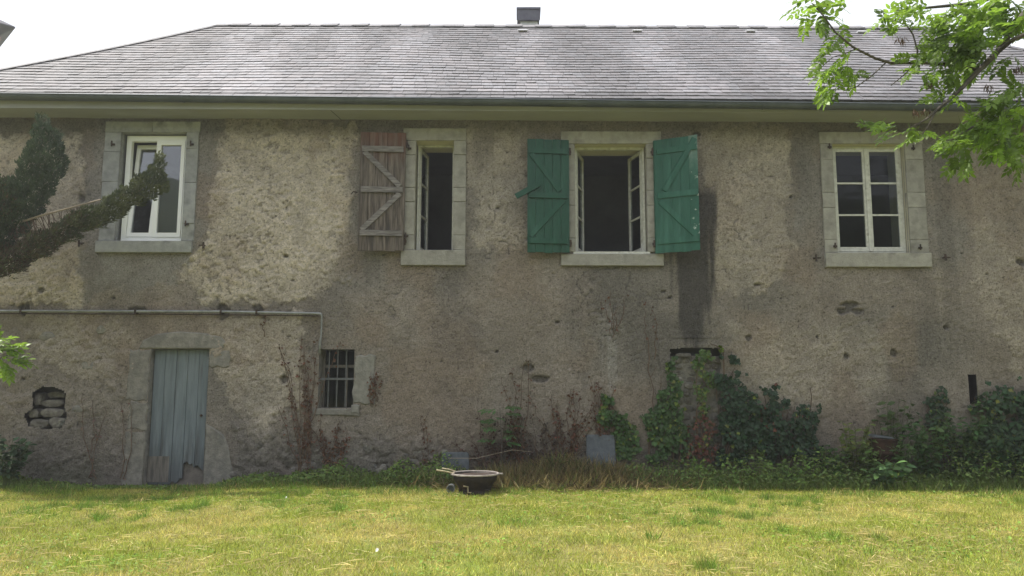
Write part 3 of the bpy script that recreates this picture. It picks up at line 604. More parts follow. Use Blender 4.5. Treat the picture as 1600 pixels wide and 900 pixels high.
stone(w, -2.31, -2.2, .90, 1.02, -.034, mat='palestone', name='sill_end', j=.008, n=2, bev=.012)

# ---- slit at far right, niche, blocked doorway
w = part_empty('slit_window', (6.25, 0, 1.05), house); tag(w, 'dark narrow slit opening low in the wall'); reveal(w, OPEN[6], .4, MAT['slit_shade'])
def rock(parent, cx, cz, a, b, y, depth=.12, name='stone', mat='rubble', rr=random):
    n = 9; P = []
    for k in range(n):
        t = 2*math.pi*k/n+rr.uniform(-.15, .15); c, s_ = math.cos(t), math.sin(t)
        r = 1/max(abs(c)**3+abs(s_)**3, 1e-3)**(1/3.)*rr.uniform(.84, 1.0)
        P.append((cx+a*c*r, cz+b*s_*r))
    m = MB(); bev = min(a, b)*.38; n = len(P); Pn = np.array(P); cen = Pn.mean(0)
    rings = [(1.0, y+depth), (1.0, y+bev*.6), (.86, y+bev*.15), (.5, y-.004)]
    V = [];
    for sc, yy in rings:
        for p in Pn: q = cen+(p-cen)*sc; V.append((q[0], yy+rr.uniform(-.006, .006), q[1]))
    V.append((cen[0], y-.006, cen[1])); Fs = []
    for r in range(3):
        for i in range(n): Fs.append((r*n+i, r*n+(i+1) % n, (r+1)*n+(i+1) % n, (r+1)*n+i))
    for i in range(n): Fs.append((3*n+i, 3*n+(i+1) % n, 4*n))
    m.add(V, Fs); return m.build(name, MAT[mat], parent, smooth=False)
w = part_empty('wall_niche', (-6.55, 0, .7), house); tag(w, 'ragged hole in the render with bare stones inside')
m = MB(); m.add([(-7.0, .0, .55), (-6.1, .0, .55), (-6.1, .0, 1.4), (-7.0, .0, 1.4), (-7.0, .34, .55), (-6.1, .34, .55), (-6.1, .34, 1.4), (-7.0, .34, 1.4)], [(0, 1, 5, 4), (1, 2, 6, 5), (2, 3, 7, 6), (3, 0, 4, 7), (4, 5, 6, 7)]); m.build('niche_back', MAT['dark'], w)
for (cx, cz, a, b, y) in ((-6.66, .74, .15, .07, .02), (-6.40, .76, .13, .08, .03), (-6.50, .89, .17, .07, .05), (-6.76, .88, .08, .07, .05), (-6.55, 1.02, .18, .06, .12), (-6.74, 1.08, .06, .1, .08), (-6.28, 1.03, .05, .12, .06), (-6.55, 1.14, .14, .05, .2)):
    rock(w, cx, cz, a, b, y, .18)
w = part_empty('blocked_doorway', (2.45, 0, 0), house); tag(w, 'old doorway walled up with rubble stones behind the ivy')
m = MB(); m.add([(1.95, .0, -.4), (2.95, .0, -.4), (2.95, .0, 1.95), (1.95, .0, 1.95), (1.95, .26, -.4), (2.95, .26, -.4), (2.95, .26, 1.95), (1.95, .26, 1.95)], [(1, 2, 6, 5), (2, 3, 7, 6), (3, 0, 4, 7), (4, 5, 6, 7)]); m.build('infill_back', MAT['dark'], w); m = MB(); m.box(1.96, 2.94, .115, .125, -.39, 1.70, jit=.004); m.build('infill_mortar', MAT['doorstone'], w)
rr = random.Random(9); z = -.2
while z < 1.66:
    hh = rr.uniform(.07, .12); x = 2.06
    while x < 2.82:
        ww = rr.uniform(.09, .19); rock(w, x+ww/2, z+hh/2, ww*.52, hh*.54, .085+rr.uniform(0, .04), .16, rr=rr); x += ww
    z += hh
rock(w, 2.30, 1.71, .12, .035, .05, .16); rock(w, 2.62, 1.72, .08, .04, .06, .16)
for k in range(34):      # stones showing through at the foot of the wall
    rx = random.uniform(-3.95, -.8); rz = random.uniform(.02, .50-.1*(rx+4)/3); rock(wall, rx, rz, random.uniform(.05, .13), random.uniform(.035, .075), -.016+random.uniform(-.012, .012), .09)
for (rx, rz, a, b) in ((-6.62, 1.95, .13, .08), (-6.0, 1.55, .12, .09), (-5.85, 2.05, .09, .07), (-6.1, .95, .1, .06)): rock(wall, rx, rz, a, b, -.014, .08, mat='doorstone')

# ---- service pipe on the wall
m = MB(); m.tube([(-8.6, -.06, 2.305), (-7.3, -.06, 2.302), (-4.2, -.06, 2.30), (-2.80, -.06, 2.275), (-2.762, -.06, 2.27), (-2.75, -.058, 2.24), (-2.75, -.05, 1.98), (-2.765, -.045, 1.86), (-2.768, -.03, 1.72)], [.020, .020, .020, .019, .018, .013, .012, .02, .02], 8)
pp = m.build('service_pipe', MAT['pipe'], house, smooth=True)
m = MB(); m.tube([(-8.6, -.05, 2.27), (-5, -.05, 2.262), (-2.8, -.05, 2.244)], .008, 5); m.build('cable', MAT['iron'], pp)
for bx in (-6.97, -5.36, -4.16, -3.66): m = MB(); m.box(bx-.014, bx+.014, -.083, .02, 2.262, 2.326); m.build('bracket', MAT['iron'], pp)

# ---- roof
SL = -0.0065                                   # the old eaves drop slightly towards the right
EY, EZ, RY = -0.47, 5.235, 3.6; RZ = round(float(at(800, 39, 3.6)[2])-.03, 2)
def RP(x, t, off=0.0):
    """point on the front slope: t 0 at eaves .. 1 at ridge, off = height above the slope"""
    L = math.hypot(RY-EY, RZ-EZ); n = np.array([0, -(RZ-EZ)/L, (RY-EY)/L]); sag = -0.035*math.sin(math.pi*min(max(t, 0), 1))*(0.5+0.5*math.sin(x*0.9+1))
    return np.array([x, EY+(RY-EY)*t, EZ+(RZ-EZ)*t+SL*x]) + n*(off+sag)
HL0, HL1, HR1, HR0 = -9.05, -5.86, 7.85, 10.6   # hip feet and tops
roof_L = math.hypot(RY-EY, RZ-EZ)
by = 7.75
m = MB()
def rp2(x, t): p = RP(x, t, -.02); return tuple(p)
rows = 12
for i in range(rows):
    t0, t1 = i/rows, (i+1)/rows
    for k in range(40):
        f0, f1 = k/40, (k+1)/40
        def xx(f, t): return (HL0+(HL1-HL0)*t)*(1-f)+(HR0+(HR1-HR0)*t)*f
        m.add([rp2(xx(f0, t0), t0), rp2(xx(f1, t0), t0), rp2(xx(f1, t1), t1), rp2(xx(f0, t1), t1)], [(0, 1, 2, 3)])
pL, pR, eL, eR = rp2(HL1, 1), rp2(HR1, 1), rp2(HL0, 0), rp2(HR0, 0); bL, bR = (HL0, by, EZ), (HR0, by, EZ)
m.add([pL, eL, bL], [(0, 2, 1)]); m.add([pR, eR, bR], [(0, 1, 2)]); m.add([pL, pR, bR, bL], [(0, 1, 2, 3)])
roof = m.build('roof', MAT['deck'], house)
vents = [at(q, p, 3.1)[0] for q, p in ((640, 50), (817, 51), (997, 56), (1175, 58), (1350, 62))]
def slate_mesh(xa, xb, t, dt, lift, rr):
    """eight corners of one slate"""
    th = .009; tl = t+dt*1.25; e = rr.uniform(-.004, .004); sk_ = rr.uniform(-.006, .006)
    lo = [RP(xa, t+(e+sk_)/roof_L, lift+th), RP(xb, t+(e-sk_)/roof_L, lift+th+rr.uniform(-.003, .004))]; hi = [RP(xa, tl, .002), RP(xb, tl, .002)]
    lb = [RP(xa, t+(e+sk_)/roof_L, lift-.006), RP(xb, t+(e-sk_)/roof_L, lift-.006)]
    return [lo[0], lo[1], hi[1], hi[0], lb[0], lb[1]], [(0, 1, 2, 3), (4, 5, 1, 0), (4, 0, 3), (5, 2, 1)]
def build_slates():
    rr = random.Random(3); n = 29; dt = 1.0/n; big = MB(); single = 0; cand = []
    for r in range(n):
        t = r*dt+(.0 if r else .0); xl = HL0+(HL1-HL0)*t+.02; xr = HR0+(HR1-HR0)*t-.02
        x = xl-rr.uniform(0, .2); brow = rr.uniform(.95, 1.05)
        while x < xr:
            wd_ = rr.uniform(.13, .21); xa, xb = max(x+.002, xl), min(x+wd_-.002, xr); x += wd_
            if xb-xa < .04: continue
            V, Fs = slate_mesh(xa, xb, t, dt, .007+rr.uniform(-.002, .004), rr); xm_ = (xa+xb)/2
            tone = rr.uniform(.90, 1.10)*brow
            st = 0.0
            for vx in vents+[-5.0, -4.25, -3.1]:
                q = (xm_-vx-0.25*(0.92-t)-.15*math.sin(t*9+vx*3))/(.22+.42*(1-t)); st = max(st, math.exp(-q*q)*(1 if t < .93 else .0)*(.75+.25*t))
            nz_ = float(fbm(np.array([xm_*.8+t*2.2]), np.array([t*1.2]), 21, 3)[0])
            tone *= .86+.55*st+.7*max(0, nz_-.42)
            if t < .045: tone *= .62      # darker lowest course
            warm = rr.uniform(-.03, .03)
            c = (tone*(1+warm), tone, tone*(1.02-warm*.5))
            if r < 4 and -6.6 < xm_ < 6.9 and single < 300:
                single += 1; q = MB(); q.add(V, Fs, c); q.build('slate', MAT['slate_obj'], roof, tint=True)
            else: big.add(V, Fs, c)
    big.build('slates', MAT['slate'], roof, tint=True, kind='stuff')
build_slates()
x = HL1-.05; k = 0
while x < HR1:
    wd_ = random.uniform(.26, .34); m = MB(); c = .0+.012*(k % 2); up = random.uniform(0, .012)
    a0_, a1_ = RP(x, 1, 0), RP(min(x+wd_+.05, HR1+.05), 1, 0)
    m.add([(a0_[0], RY-.17, a0_[2]-.085+c), (a1_[0], RY-.17, a1_[2]-.085+c+up), (a1_[0], RY+.01, a1_[2]+.035+c+up), (a0_[0], RY+.01, a0_[2]+.035+c), (a1_[0], RY+.19, a1_[2]-.085), (a0_[0], RY+.19, a0_[2]-.085),
           (a0_[0], RY-.17, a0_[2]-.105+c), (a1_[0], RY-.17, a1_[2]-.105+c)], [(0, 1, 2, 3), (3, 2, 4, 5), (6, 7, 1, 0)])
    tn = random.uniform(1.1, 1.6); m.c = [(tn, tn, tn)]*len(m.c)
    m.build('ridge_slate', MAT['slate_obj'], roof, tint=True); x += wd_; k += 1
for (xa, xb, s_) in ((HL0, HL1, -1), (HR0, HR1, 1)):
    n = 22
    for k in range(n):
        t0, t1 = k/n, (k+1.0)/n; pa, pb = RP(xa+(xb-xa)*t0, t0, .03), RP(xa+(xb-xa)*t1, t1, .03)
        m = MB(); wv = np.array([-s_*.12, 0, .0]); V = [pa, pa+wv, pb+wv, pb, pa+np.array([s_*.02, .16, -.06]), pb+np.array([s_*.02, .16, -.06]), pa-np.array([0, 0, .03]), pa+wv-np.array([0, 0, .03])]
        m.add(V, [(0, 1, 2, 3), (0, 3, 5, 4), (6, 7, 1, 0), (1, 7, 2)], (.8, .8, .82)); m.build('hip_slate', MAT['slate_obj'], roof, tint=True)
for (q, p) in ((817, 51), (997, 56), (1175, 58), (1350, 62)):
    vx = at(q, p, 3.1)[0]; pa = RP(vx, .905, .02); m = MB()
    m.prism([(vx-.085, pa[2]-.02), (vx+.085, pa[2]-.02), (vx+.07, pa[2]+.012), (vx-.07, pa[2]+.012)], pa[1]-.06, pa[1]+.14, .01)
    m.tube([(vx-.1, pa[1]-.06, pa[2]-.01), (vx+.1, pa[1]-.06, pa[2]-.01)], .012, 6); m.build('roof_vent', MAT['vent'], roof)
# eaves: soffit, board, gutter
m = MB(); n = 20
for k in range(n):
    xa, xb = HL0+.05+(HR0-HL0-.1)*k/n, HL0+.05+(HR0-HL0-.1)*(k+1)/n; za, zb_ = 5.085+SL*xa, 5.085+SL*xb
    m.add([(xa, -.44, za+.0), (xb, -.44, zb_+.0), (xb, .03, zb_), (xa, .03, za), (xa, -.44, za+.02), (xb, -.44, zb_+.02), (xb, .03, zb_+.02), (xa, .03, za+.02)], [(0, 3, 2, 1), (4, 5, 6, 7), (0, 1, 5, 4)])
m.build('soffit', MAT['soffit'], house)
m = MB(); xj = at(525, 180)[0]; m.add([(xj, -.44, 5.0835+SL*xj), (xj+.012, -.44, 5.0835+SL*xj), (xj+.082, 0, 5.0835+SL*xj), (xj+.07, 0, 5.0835+SL*xj)], [(0, 3, 2, 1)]); m.build('soffit_joint', MAT['deck'], house)
m = MB(); m.add([(HL0+.05, -.445, 5.07-SL*-(HL0)), (HR0-.05, -.445, 5.07+SL*HR0), (HR0-.05, -.445, 5.235+SL*HR0), (HL0+.05, -.445, 5.235+SL*HL0), (HL0+.05, -.42, 5.07+SL*HL0), (HR0-.05, -.42, 5.07+SL*HR0), (HR0-.05, -.42, 5.235+SL*HR0), (HL0+.05, -.42, 5.235+SL*HL0)], [(0, 1, 2, 3), (4, 7, 6, 5), (0, 4, 5, 1), (3, 2, 6, 7)])
m.build('fascia', MAT['soffit'], house)
def gutter():
    m = MB(); n = 30; seg = 10; gs = -0.0128; R_ = .068
    def ring(x, r):
        zc = 5.178+gs*x; return [(x, -.525+r*math.cos(a), zc+r*math.sin(a)) for a in [math.pi+math.pi*k/seg for k in range(seg+1)]]
    V = []; xs = [HL0-.02+(HR0-HL0+.04)*k/n for k in range(n+1)]
    for x in xs: V += ring(x, R_)
    for x in xs: V += ring(x, R_-.004)
    w_ = seg+1; N_ = (n+1)*w_; Fs = []
    for i in range(n):
        for k in range(seg):
            a = i*w_+k; Fs += [(a, a+w_, a+w_+1, a+1), (N_+a, N_+a+1, N_+a+w_+1, N_+a+w_)]
    m.add(V, Fs)
    for x0_, x1_ in zip(xs[:-1], xs[1:]): m.tube([(x0_, -.525-R_, 5.18+gs*x0_), (x1_, -.525-R_, 5.18+gs*x1_)], .010, 6, cap=False)
    g = m.build('gutter', MAT['zinc'], house, smooth=True)
    for x in np.arange(HL0+.4, HR0, 4.0):
        m = MB(); zc = 5.178+gs*x; pts = [(x, -.525+(R_+.004)*math.cos(a), zc+(R_+.004)*math.sin(a)) for a in [math.pi+math.pi*k/10 for k in range(11)]]; m.tube(pts, .005, 5); m.build('gutter_joint', MAT['zinc'], g)
gutter()
# chimney
ch = part_empty('chimney', (0.2, 3.9, 8.0), house); tag(ch, 'metal chimney with dark hood above the ridge')
c0, c1 = at(813, 38, 3.82), at(840, 29, 3.82); c2, c3 = at(808, 30, 3.73), at(843, 12, 3.73)
m = MB(); m.box(c0[0], c1[0], 3.82, 4.10, 7.6, c1[2]); m.build('stack', MAT['zinc_light'], ch)
m = MB(); m.box(c0[0]-.03, c1[0]+.03, 3.79, 4.13, c1[2]-.002, c1[2]+.03); m.build('collar', MAT['zinc_light'], ch)
m = MB(); zt_ = c3[2]
V = [(c2[0], 3.76, c2[2]), (c1[0]+.035, 3.76, c2[2]), (c1[0]+.035, 4.16, c2[2]), (c2[0], 4.16, c2[2]), (c2[0], 3.73, zt_), (c3[0]+.01, 3.73, zt_), (c3[0]+.01, 4.19, zt_), (c2[0], 4.19, zt_)]
m.add(V, [(0, 1, 5, 4), (1, 2, 6, 5), (2, 3, 7, 6), (3, 0, 4, 7), (4, 5, 6, 7), (3, 2, 1, 0)]); m.build('hood', MAT['hood'], ch)
m = MB(); m.box(c2[0]-.012, c3[0]+.022, 3.715, 4.2, zt_-.03, zt_+.006); m.build('hood_rim', MAT['hood'], ch)

# ---- neighbour at the far left: only an eaves corner shows
nbh = empty('neighbouring_house', (-20, 19, 0), 'dark slate eaves corner of a taller building at upper left edge', 'building')
e = at(24, 42, 19.0); ex, ez = e[0], e[2]; q2 = math.sqrt(.5)
def NT(p): return (ex+(-p[0]-p[1])*q2, 19.0+(p[0]-p[1])*q2, p[2])      # corner at the origin, sides run back-left and front-left
m = MB(); m.box(.45, 9, .45, 9, 0, ez-.55, NT); m.build('wall', MAT['brickred'], nbh)
m = MB(); m.add([NT(p) for p in [(0, 0, ez), (9.4, 0, ez), (9.4, 9.4, ez), (0, 9.4, ez), (4.7, 4.7, ez+3.2), (0, 0, ez-.05), (9.4, 0, ez-.05), (9.4, 9.4, ez-.05), (0, 9.4, ez-.05), (.5, .5, ez-.42), (9, .5, ez-.42), (9, 9, ez-.42), (.5, 9, ez-.42)]],
    [(0, 4, 1), (1, 4, 2), (2, 4, 3), (3, 4, 0), (0, 1, 6, 5), (3, 0, 5, 8), (5, 6, 10, 9), (6, 7, 11, 10), (7, 8, 12, 11), (8, 5, 9, 12), (1, 2, 7, 6), (2, 3, 8, 7)]); m.build('roof', MAT['farslate'], nbh)
m = MB(); m.box(.38, 9.05, .38, 9.05, ez-.56, ez-.43, NT); m.box(.42, 9.02, .42, 9.02, ez-.72, ez-.565, NT); m.build('cornice', MAT['brickred'], nbh)

# ================================================================== leaf tools
def unit(a): return a/(np.linalg.norm(a, axis=-1, keepdims=True)+1e-9)
def leaf_geo(P, D, N, L, W, C, fold=.18, six=False):
    """P base points, D directions, N normals, L lengths, W widths, C colours -> arrays of folded leaf blades"""
    D = unit(D); Sd = unit(np.cross(D, N)); N = np.cross(Sd, D); L = L[:, None]; W = W[:, None]
    if six:
        pts = [P, P+D*L*.32+Sd*W*.46+N*W*fold, P+D*L*.66+Sd*W*.38+N*W*fold*.7, P+D*L-N*L*.06, P+D*L*.66-Sd*W*.38+N*W*fold*.7, P+D*L*.32-Sd*W*.46+N*W*fold]
        F0 = np.array([[0, 1, 5], [1, 2, 5], [5, 2, 4], [2, 3, 4]])
    else:
        pts = [P, P+D*L*.42+Sd*W*.5+N*W*fold, P+D*L-N*L*.08, P+D*L*.42-Sd*W*.5+N*W*fold]; F0 = np.array([[0, 1, 2], [0, 2, 3]])
    k = len(pts); V = np.stack(pts, 1).reshape(-1, 3); n = len(P)
    Fa = (F0[None]+(np.arange(n)*k)[:, None, None]).reshape(-1, 3)
    return V, Fa, np.repeat(C, k, 0)
def join(parts):
    V, Fa, C = [], [], []; b = 0
    for v, f, c in parts: V.append(v); Fa.append(f+b); C.append(c); b += len(v)
    return np.concatenate(V), np.concatenate(Fa), np.concatenate(C)
def sph(n): return unit(RG.normal(size=(n, 3)))
def colvar(base, n, v=.25, h=.12):
    k = RG.uniform(1-v, 1+v, (n, 1)); return np.array(base)[None]*k*(1+RG.uniform(-h, h, (n, 3)))

# ================================================================== ASH TREE (right)
def compound(seed, npair=4):
    """one pinnate leaf along +X, length 1, hanging a little"""
    r = np.random.default_rng(seed); P, D, N, L, W = [], [], [], [], []
    def cur(t): return np.array([t, .05*math.sin(t*2+seed), -.14*t*t])
    for k in range(npair):
        t = .30+.58*k/(npair-1)*.95
        for s in (-1, 1):
            P.append(cur(t)); D.append([.62+r.uniform(-.15, .15), s*(.78+r.uniform(-.1, .1)), -.15+r.uniform(-.22, .18)]); N.append([r.uniform(-.25, .25), r.uniform(-.25, .25), 1]); L.append(.36*r.uniform(.8, 1.1)); W.append(.165*r.uniform(.85, 1.15))
    P.append(cur(.93)); D.append([1, r.uniform(-.15, .15), -.25]); N.append([0, r.uniform(-.3, .3), 1]); L.append(.36); W.append(.165)
    n = len(P); V, Fa, C = leaf_geo(np.array(P), np.array(D, float), np.array(N, float), np.array(L), np.array(W), r.uniform(.82, 1.15, (n, 1))*np.ones((n, 3)), .16, True)
    a, b = cur(0), cur(.95); rw = .011
    st = np.array([a+[0, rw, 0], a-[0, rw, 0], cur(.5)-[0, rw, 0], cur(.5)+[0, rw, 0], b, b+[0, .004, 0]])
    Fs = np.array([[0, 1, 2], [0, 2, 3], [3, 2, 4], [3, 4, 5]])
    return join([(V, Fa, C), (st, Fs, np.full((6, 3), .8))])
COMP = [compound(s, 4 if s % 2 else 5) for s in range(6)]
def leaf_frames(P, D, sz, up_jit=.6):
    """matrices for compound leaves"""
    n = len(P); D = unit(D); U = unit(np.array([0, -.25, 1.0])[None]+RG.normal(size=(n, 3))*up_jit*.6)
    Y = unit(np.cross(U, D)); Z = np.cross(D, Y); M = np.zeros((n, 4, 4)); M[:, :3, 0] = D*sz[:, None]; M[:, :3, 1] = Y*sz[:, None]; M[:, :3, 2] = Z*sz[:, None]; M[:, :3, 3] = P; M[:, 3, 3] = 1
    return M
def put_leaves(tree, M, nsingle, tone, mat, name='leaf'):
    og = Vector(origin(tree)); mes = []
    for v, f, c in COMP:
        o = mesh_np('leaf', v, f, mat, None, col=c); mes.append(o.data); bpy.data.objects.remove(o)
    parts = []
    for k in range(len(M)):
        q = k % len(COMP)
        if k < nsingle:
            o = bpy.data.objects.new(name, mes[q]); COL.objects.link(o); o.parent = tree
            m4 = Matrix(M[k].tolist()); m4.translation = m4.translation-og; o.matrix_basis = m4
        else:
            v, f, c = COMP[q]; parts.append((v@M[k, :3, :3].T+M[k, :3, 3], f, c*tone[k]))
    if parts:
        V, Fa, C = join(parts); mesh_np('leaf_mass', V, Fa, mat, tree, col=C, kind='stuff')
YA = -5.4
ash = empty('ash_tree', (5.4, -5.0, 0), 'ash tree reaching in at upper right with bright green pinnate leaves', 'tree')
m = MB(); m.tube([(5.4, -5.0, -.1), (5.35, -5.0, 1.5), (5.2, -5.05, 3.0), (5.3, -5.1, 4.6), (5.2, -5.0, 6.2), (5.3, -5.0, 7.6)], [.19, .16, .14, .12, .08, .03], 10); m.build('trunk', MAT['bark'], ash, smooth=True)
def pl(pts, Y): return [at(a, b, Y+dy) for a, b, dy in pts]
BR = {
 'limb': ([(1760, 30, .3), (1600, 22, .1), (1556, 84, .0), (1525, 116, -.05), (1497, 143, -.05), (1463, 172, -.1), (1447, 186, -.1), (1424, 199, -.15)], (.040, .030, .024, .019, .015, .010, .008, .004)),
 'low': ([(1463, 172, -.1), (1452, 196, -.1), (1442, 210, -.1)], (.007, .005, .003)),
 'out': ([(1530, 110, -.02), (1490, 100, .1), (1440, 98, .1), (1392, 98, .0), (1368, 91, -.1), (1332, 74, -.1), (1306, 52, -.15), (1285, 25, -.2), (1268, 5, -.2)], (.016, .014, .012, .011, .010, .009, .007, .006, .004)),
 'outdrop': ([(1384, 98, 0), (1360, 120, -.1), (1338, 136, -.1), (1318, 142, -.15)], (.006, .005, .004, .002)),
 'outmid': ([(1336, 77, -.1), (1318, 84, -.1), (1300, 90, -.1), (1285, 105, -.1)], (.005, .004, .003, .002)),
 'bare': ([(1432, 98, .1), (1415, 116, .1), (1390, 135, .1)], (.006, .004, .003)),
 'rise': ([(1433, 97, .1), (1433, 78, .1), (1425, 55, .1), (1410, 33, .1), (1400, 15, .1)], (.008, .007, .006, .005, .003)),
 'fork': ([(1556, 84, 0), (1580, 62, -.2), (1610, 50, -.3)], (.016, .015, .014)),
 'right': ([(1760, 180, .2), (1640, 170, .1), (1570, 180, 0), (1520, 200, 0), (1480, 225, 0)], (.03, .018, .012, .008, .004)),
 'top': ([(1700, -60, .3), (1600, -20, .2), (1520, 5, .2), (1450, 12, .2), (1400, 20, .2)], (.03, .022, .016, .010, .004)),
}
m = MB()
for k, (pts, rad) in BR.items():
    P = pl(pts, YA)
    if k in ('limb', 'right', 'top'): P = [np.array([5.25, -5.05, 3.2 if k != 'right' else 2.6])] + P; rad = (rad[0]*1.5,)+tuple(rad)
    Q = []; 
    for i, p in enumerate(P): Q.append(np.array(p)+(RG.normal(size=3)*.004 if i else 0))
    m.tube(Q, rad, 6)
m.build('branch', MAT['bark'], ash, smooth=True)
def spray(cx, cy, rx, ry, n, size, dx, dy, dyj=.25, Y=YA, sd=.5):
    """compound leaves filling an elliptical spray, pointing away from its twig"""
    n = max(2, int(round(n*(.62 if Y < -5 and cx < 1480 else .85 if Y < -5 else 1)))); a = RG.uniform(0, 2*np.pi, n); r = np.sqrt(RG.uniform(0, 1, n)); P = np.stack([at(cx+rx*q*math.cos(b), cy+ry*q*math.sin(b), Y+RG.uniform(-dyj, dyj)) for q, b in zip(r, a)])
    D = np.stack([np.full(n, dx)+RG.normal(size=n)*sd, RG.normal(size=n)*sd, np.full(n, dy)+RG.normal(size=n)*sd*.8], 1)
    return P-unit(D)*size*.45, D, RG.uniform(.8, 1.15, n)*size
CL = [spray(1280, 15, 42, 22, 16, .20, -.9, .3), spray(1300, 38, 26, 20, 9, .19, .4, -.4), spray(1262, 30, 20, 25, 7, .18, -.5, -.6),
      spray(1310, 72, 26, 16, 12, .17, -.8, -.1), spray(1300, 100, 32, 22, 20, .18, -.7, -.4), spray(1312, 132, 28, 24, 20, .18, -.5, -.6), spray(1296, 152, 13, 16, 7, .17, -.3, -.9), spray(1335, 120, 14, 14, 5, .15, .4, -.5),
      spray(1400, 28, 32, 22, 26, .16, -.6, .2), spray(1432, 22, 30, 24, 22, .17, -.3, .2), spray(1425, 88, 20, 12, 9, .16, -.6, -.1), spray(1425, 108, 20, 8, 8, .15, -.5, -.4),
      spray(1462, 78, 24, 20, 22, .17, -.6, -.3), spray(1470, 118, 24, 18, 22, .16, -.5, -.5), spray(1458, 148, 20, 12, 12, .15, -.6, -.3), spray(1490, 152, 10, 10, 3, .16, .2, -.8),
      spray(1388, 200, 26, 10, 16, .14, -.9, -.1), spray(1425, 212, 24, 9, 14, .14, -.8, -.3), spray(1448, 212, 8, 5, 3, .14, .8, 0),
      spray(1500, 40, 45, 45, 70, .19, -.5, -.2), spray(1560, 30, 50, 42, 75, .20, -.4, -.2), spray(1500, 92, 36, 26, 30, .18, -.4, -.5), spray(1570, 100, 26, 14, 6, .18, -.3, -.5),
      spray(1575, 170, 40, 26, 50, .18, -.6, -.3), spray(1535, 198, 40, 20, 46, .17, -.8, -.3), spray(1570, 222, 40, 20, 44, .17, -.6, -.5), spray(1490, 222, 26, 14, 22, .16, -.9, -.3), spray(1500, 250, 12, 14, 8, .15, -.4, -.9), spray(1588, 250, 14, 16, 10, .16, -.3, -.9), spray(1590, 138, 14, 12, 8, .18, -.5, -.2)]
nvis = sum(len(c[0]) for c in CL)
idx = list(range(len(CL))); P = np.concatenate([c[0] for c in CL]); D = np.concatenate([c[1] for c in CL]); sz = np.concatenate([c[2] for c in CL])
# the unseen crown beyond the frame, enlarged to shade the wall's right end
n = 1100; c3_ = np.array([6.3, -4.2, 5.4]); q = sph(n)*(RG.uniform(.3, 1, n)**.5)[:, None]*np.array([2.0, 3.0, 2.7]); Pc = c3_+q
ok = (Pc[:, 0] > 0.72*(Pc[:, 1]+11)+.15); Pc = Pc[ok]
P = np.concatenate([P, Pc]); D = np.concatenate([D, unit(Pc-c3_)+np.array([0, 0, -.3])]); sz = np.concatenate([sz, RG.uniform(.17, .24, len(Pc))])
order = np.concatenate([RG.permutation(nvis), np.arange(nvis, len(P))]); P, D, sz = P[order], D[order], sz[order]
put_leaves(ash, leaf_frames(P, D, sz), 300, RG.uniform(.75, 1.25, (len(P), 1, 1)).reshape(-1, 1), MAT['ashleaf'])
def keys(cx, cy, n, rx, ry):
    Pk = np.stack([at(cx+RG.uniform(-rx, rx), cy+RG.uniform(-ry*.3, ry*.3), YA+RG.uniform(-.04, .04)) for _ in range(n)])
    V, Fa, C = leaf_geo(Pk, np.stack([RG.normal(size=n)*.25, RG.normal(size=n)*.25, -np.ones(n)], 1), sph(n), RG.uniform(.04, .075, n), np.full(n, .011), colvar((.11, .07, .045), n))
    mesh_np('seed_keys', V, Fa, MAT['leaf'], ash, col=C, kind='stuff')
for a in ((1408, 58, 14, 7, 8), (1440, 172, 26, 13, 10), (1452, 130, 12, 5, 8), (1545, 135, 14, 6, 18), (1590, 105, 26, 11, 12)): keys(*a)

# ---- young ash at the left edge
sap = empty('young_ash', (-6.35, -2.2, 0), 'small bright green leafy shoot at left edge below the conifer', 'shrub')
tip = at(-6, 555, -2.2)
m = MB(); m.tube([(-6.35, -2.2, -.05), (-6.3, -2.2, .8), (tip[0]-.1, -2.2, tip[2]), (tip[0]-.15, -2.15, tip[2]+.35)], [.014, .011, .007, .003], 6); m.tube([(-6.28, -2.2, 1.1), at(0, 560, -2.2), at(20, 552, -2.2)], [.006, .005, .003], 5); m.build('stem', MAT['bark'], sap)
CL = [spray(8, 540, 14, 12, 6, .26, .8, .1, .1, -2.2, .35), spray(18, 560, 20, 12, 8, .24, .9, 0, .1, -2.2, .35), spray(12, 580, 10, 8, 4, .2, .3, -.7, .1, -2.2), spray(-20, 520, 20, 20, 6, .28, .3, .4, .1, -2.2)]
P = np.concatenate([c[0] for c in CL]); D = np.concatenate([c[1] for c in CL]); sz = np.concatenate([c[2] for c in CL])
put_leaves(sap, leaf_frames(P, D, sz, .4), len(P), None, MAT['ashleaf'])

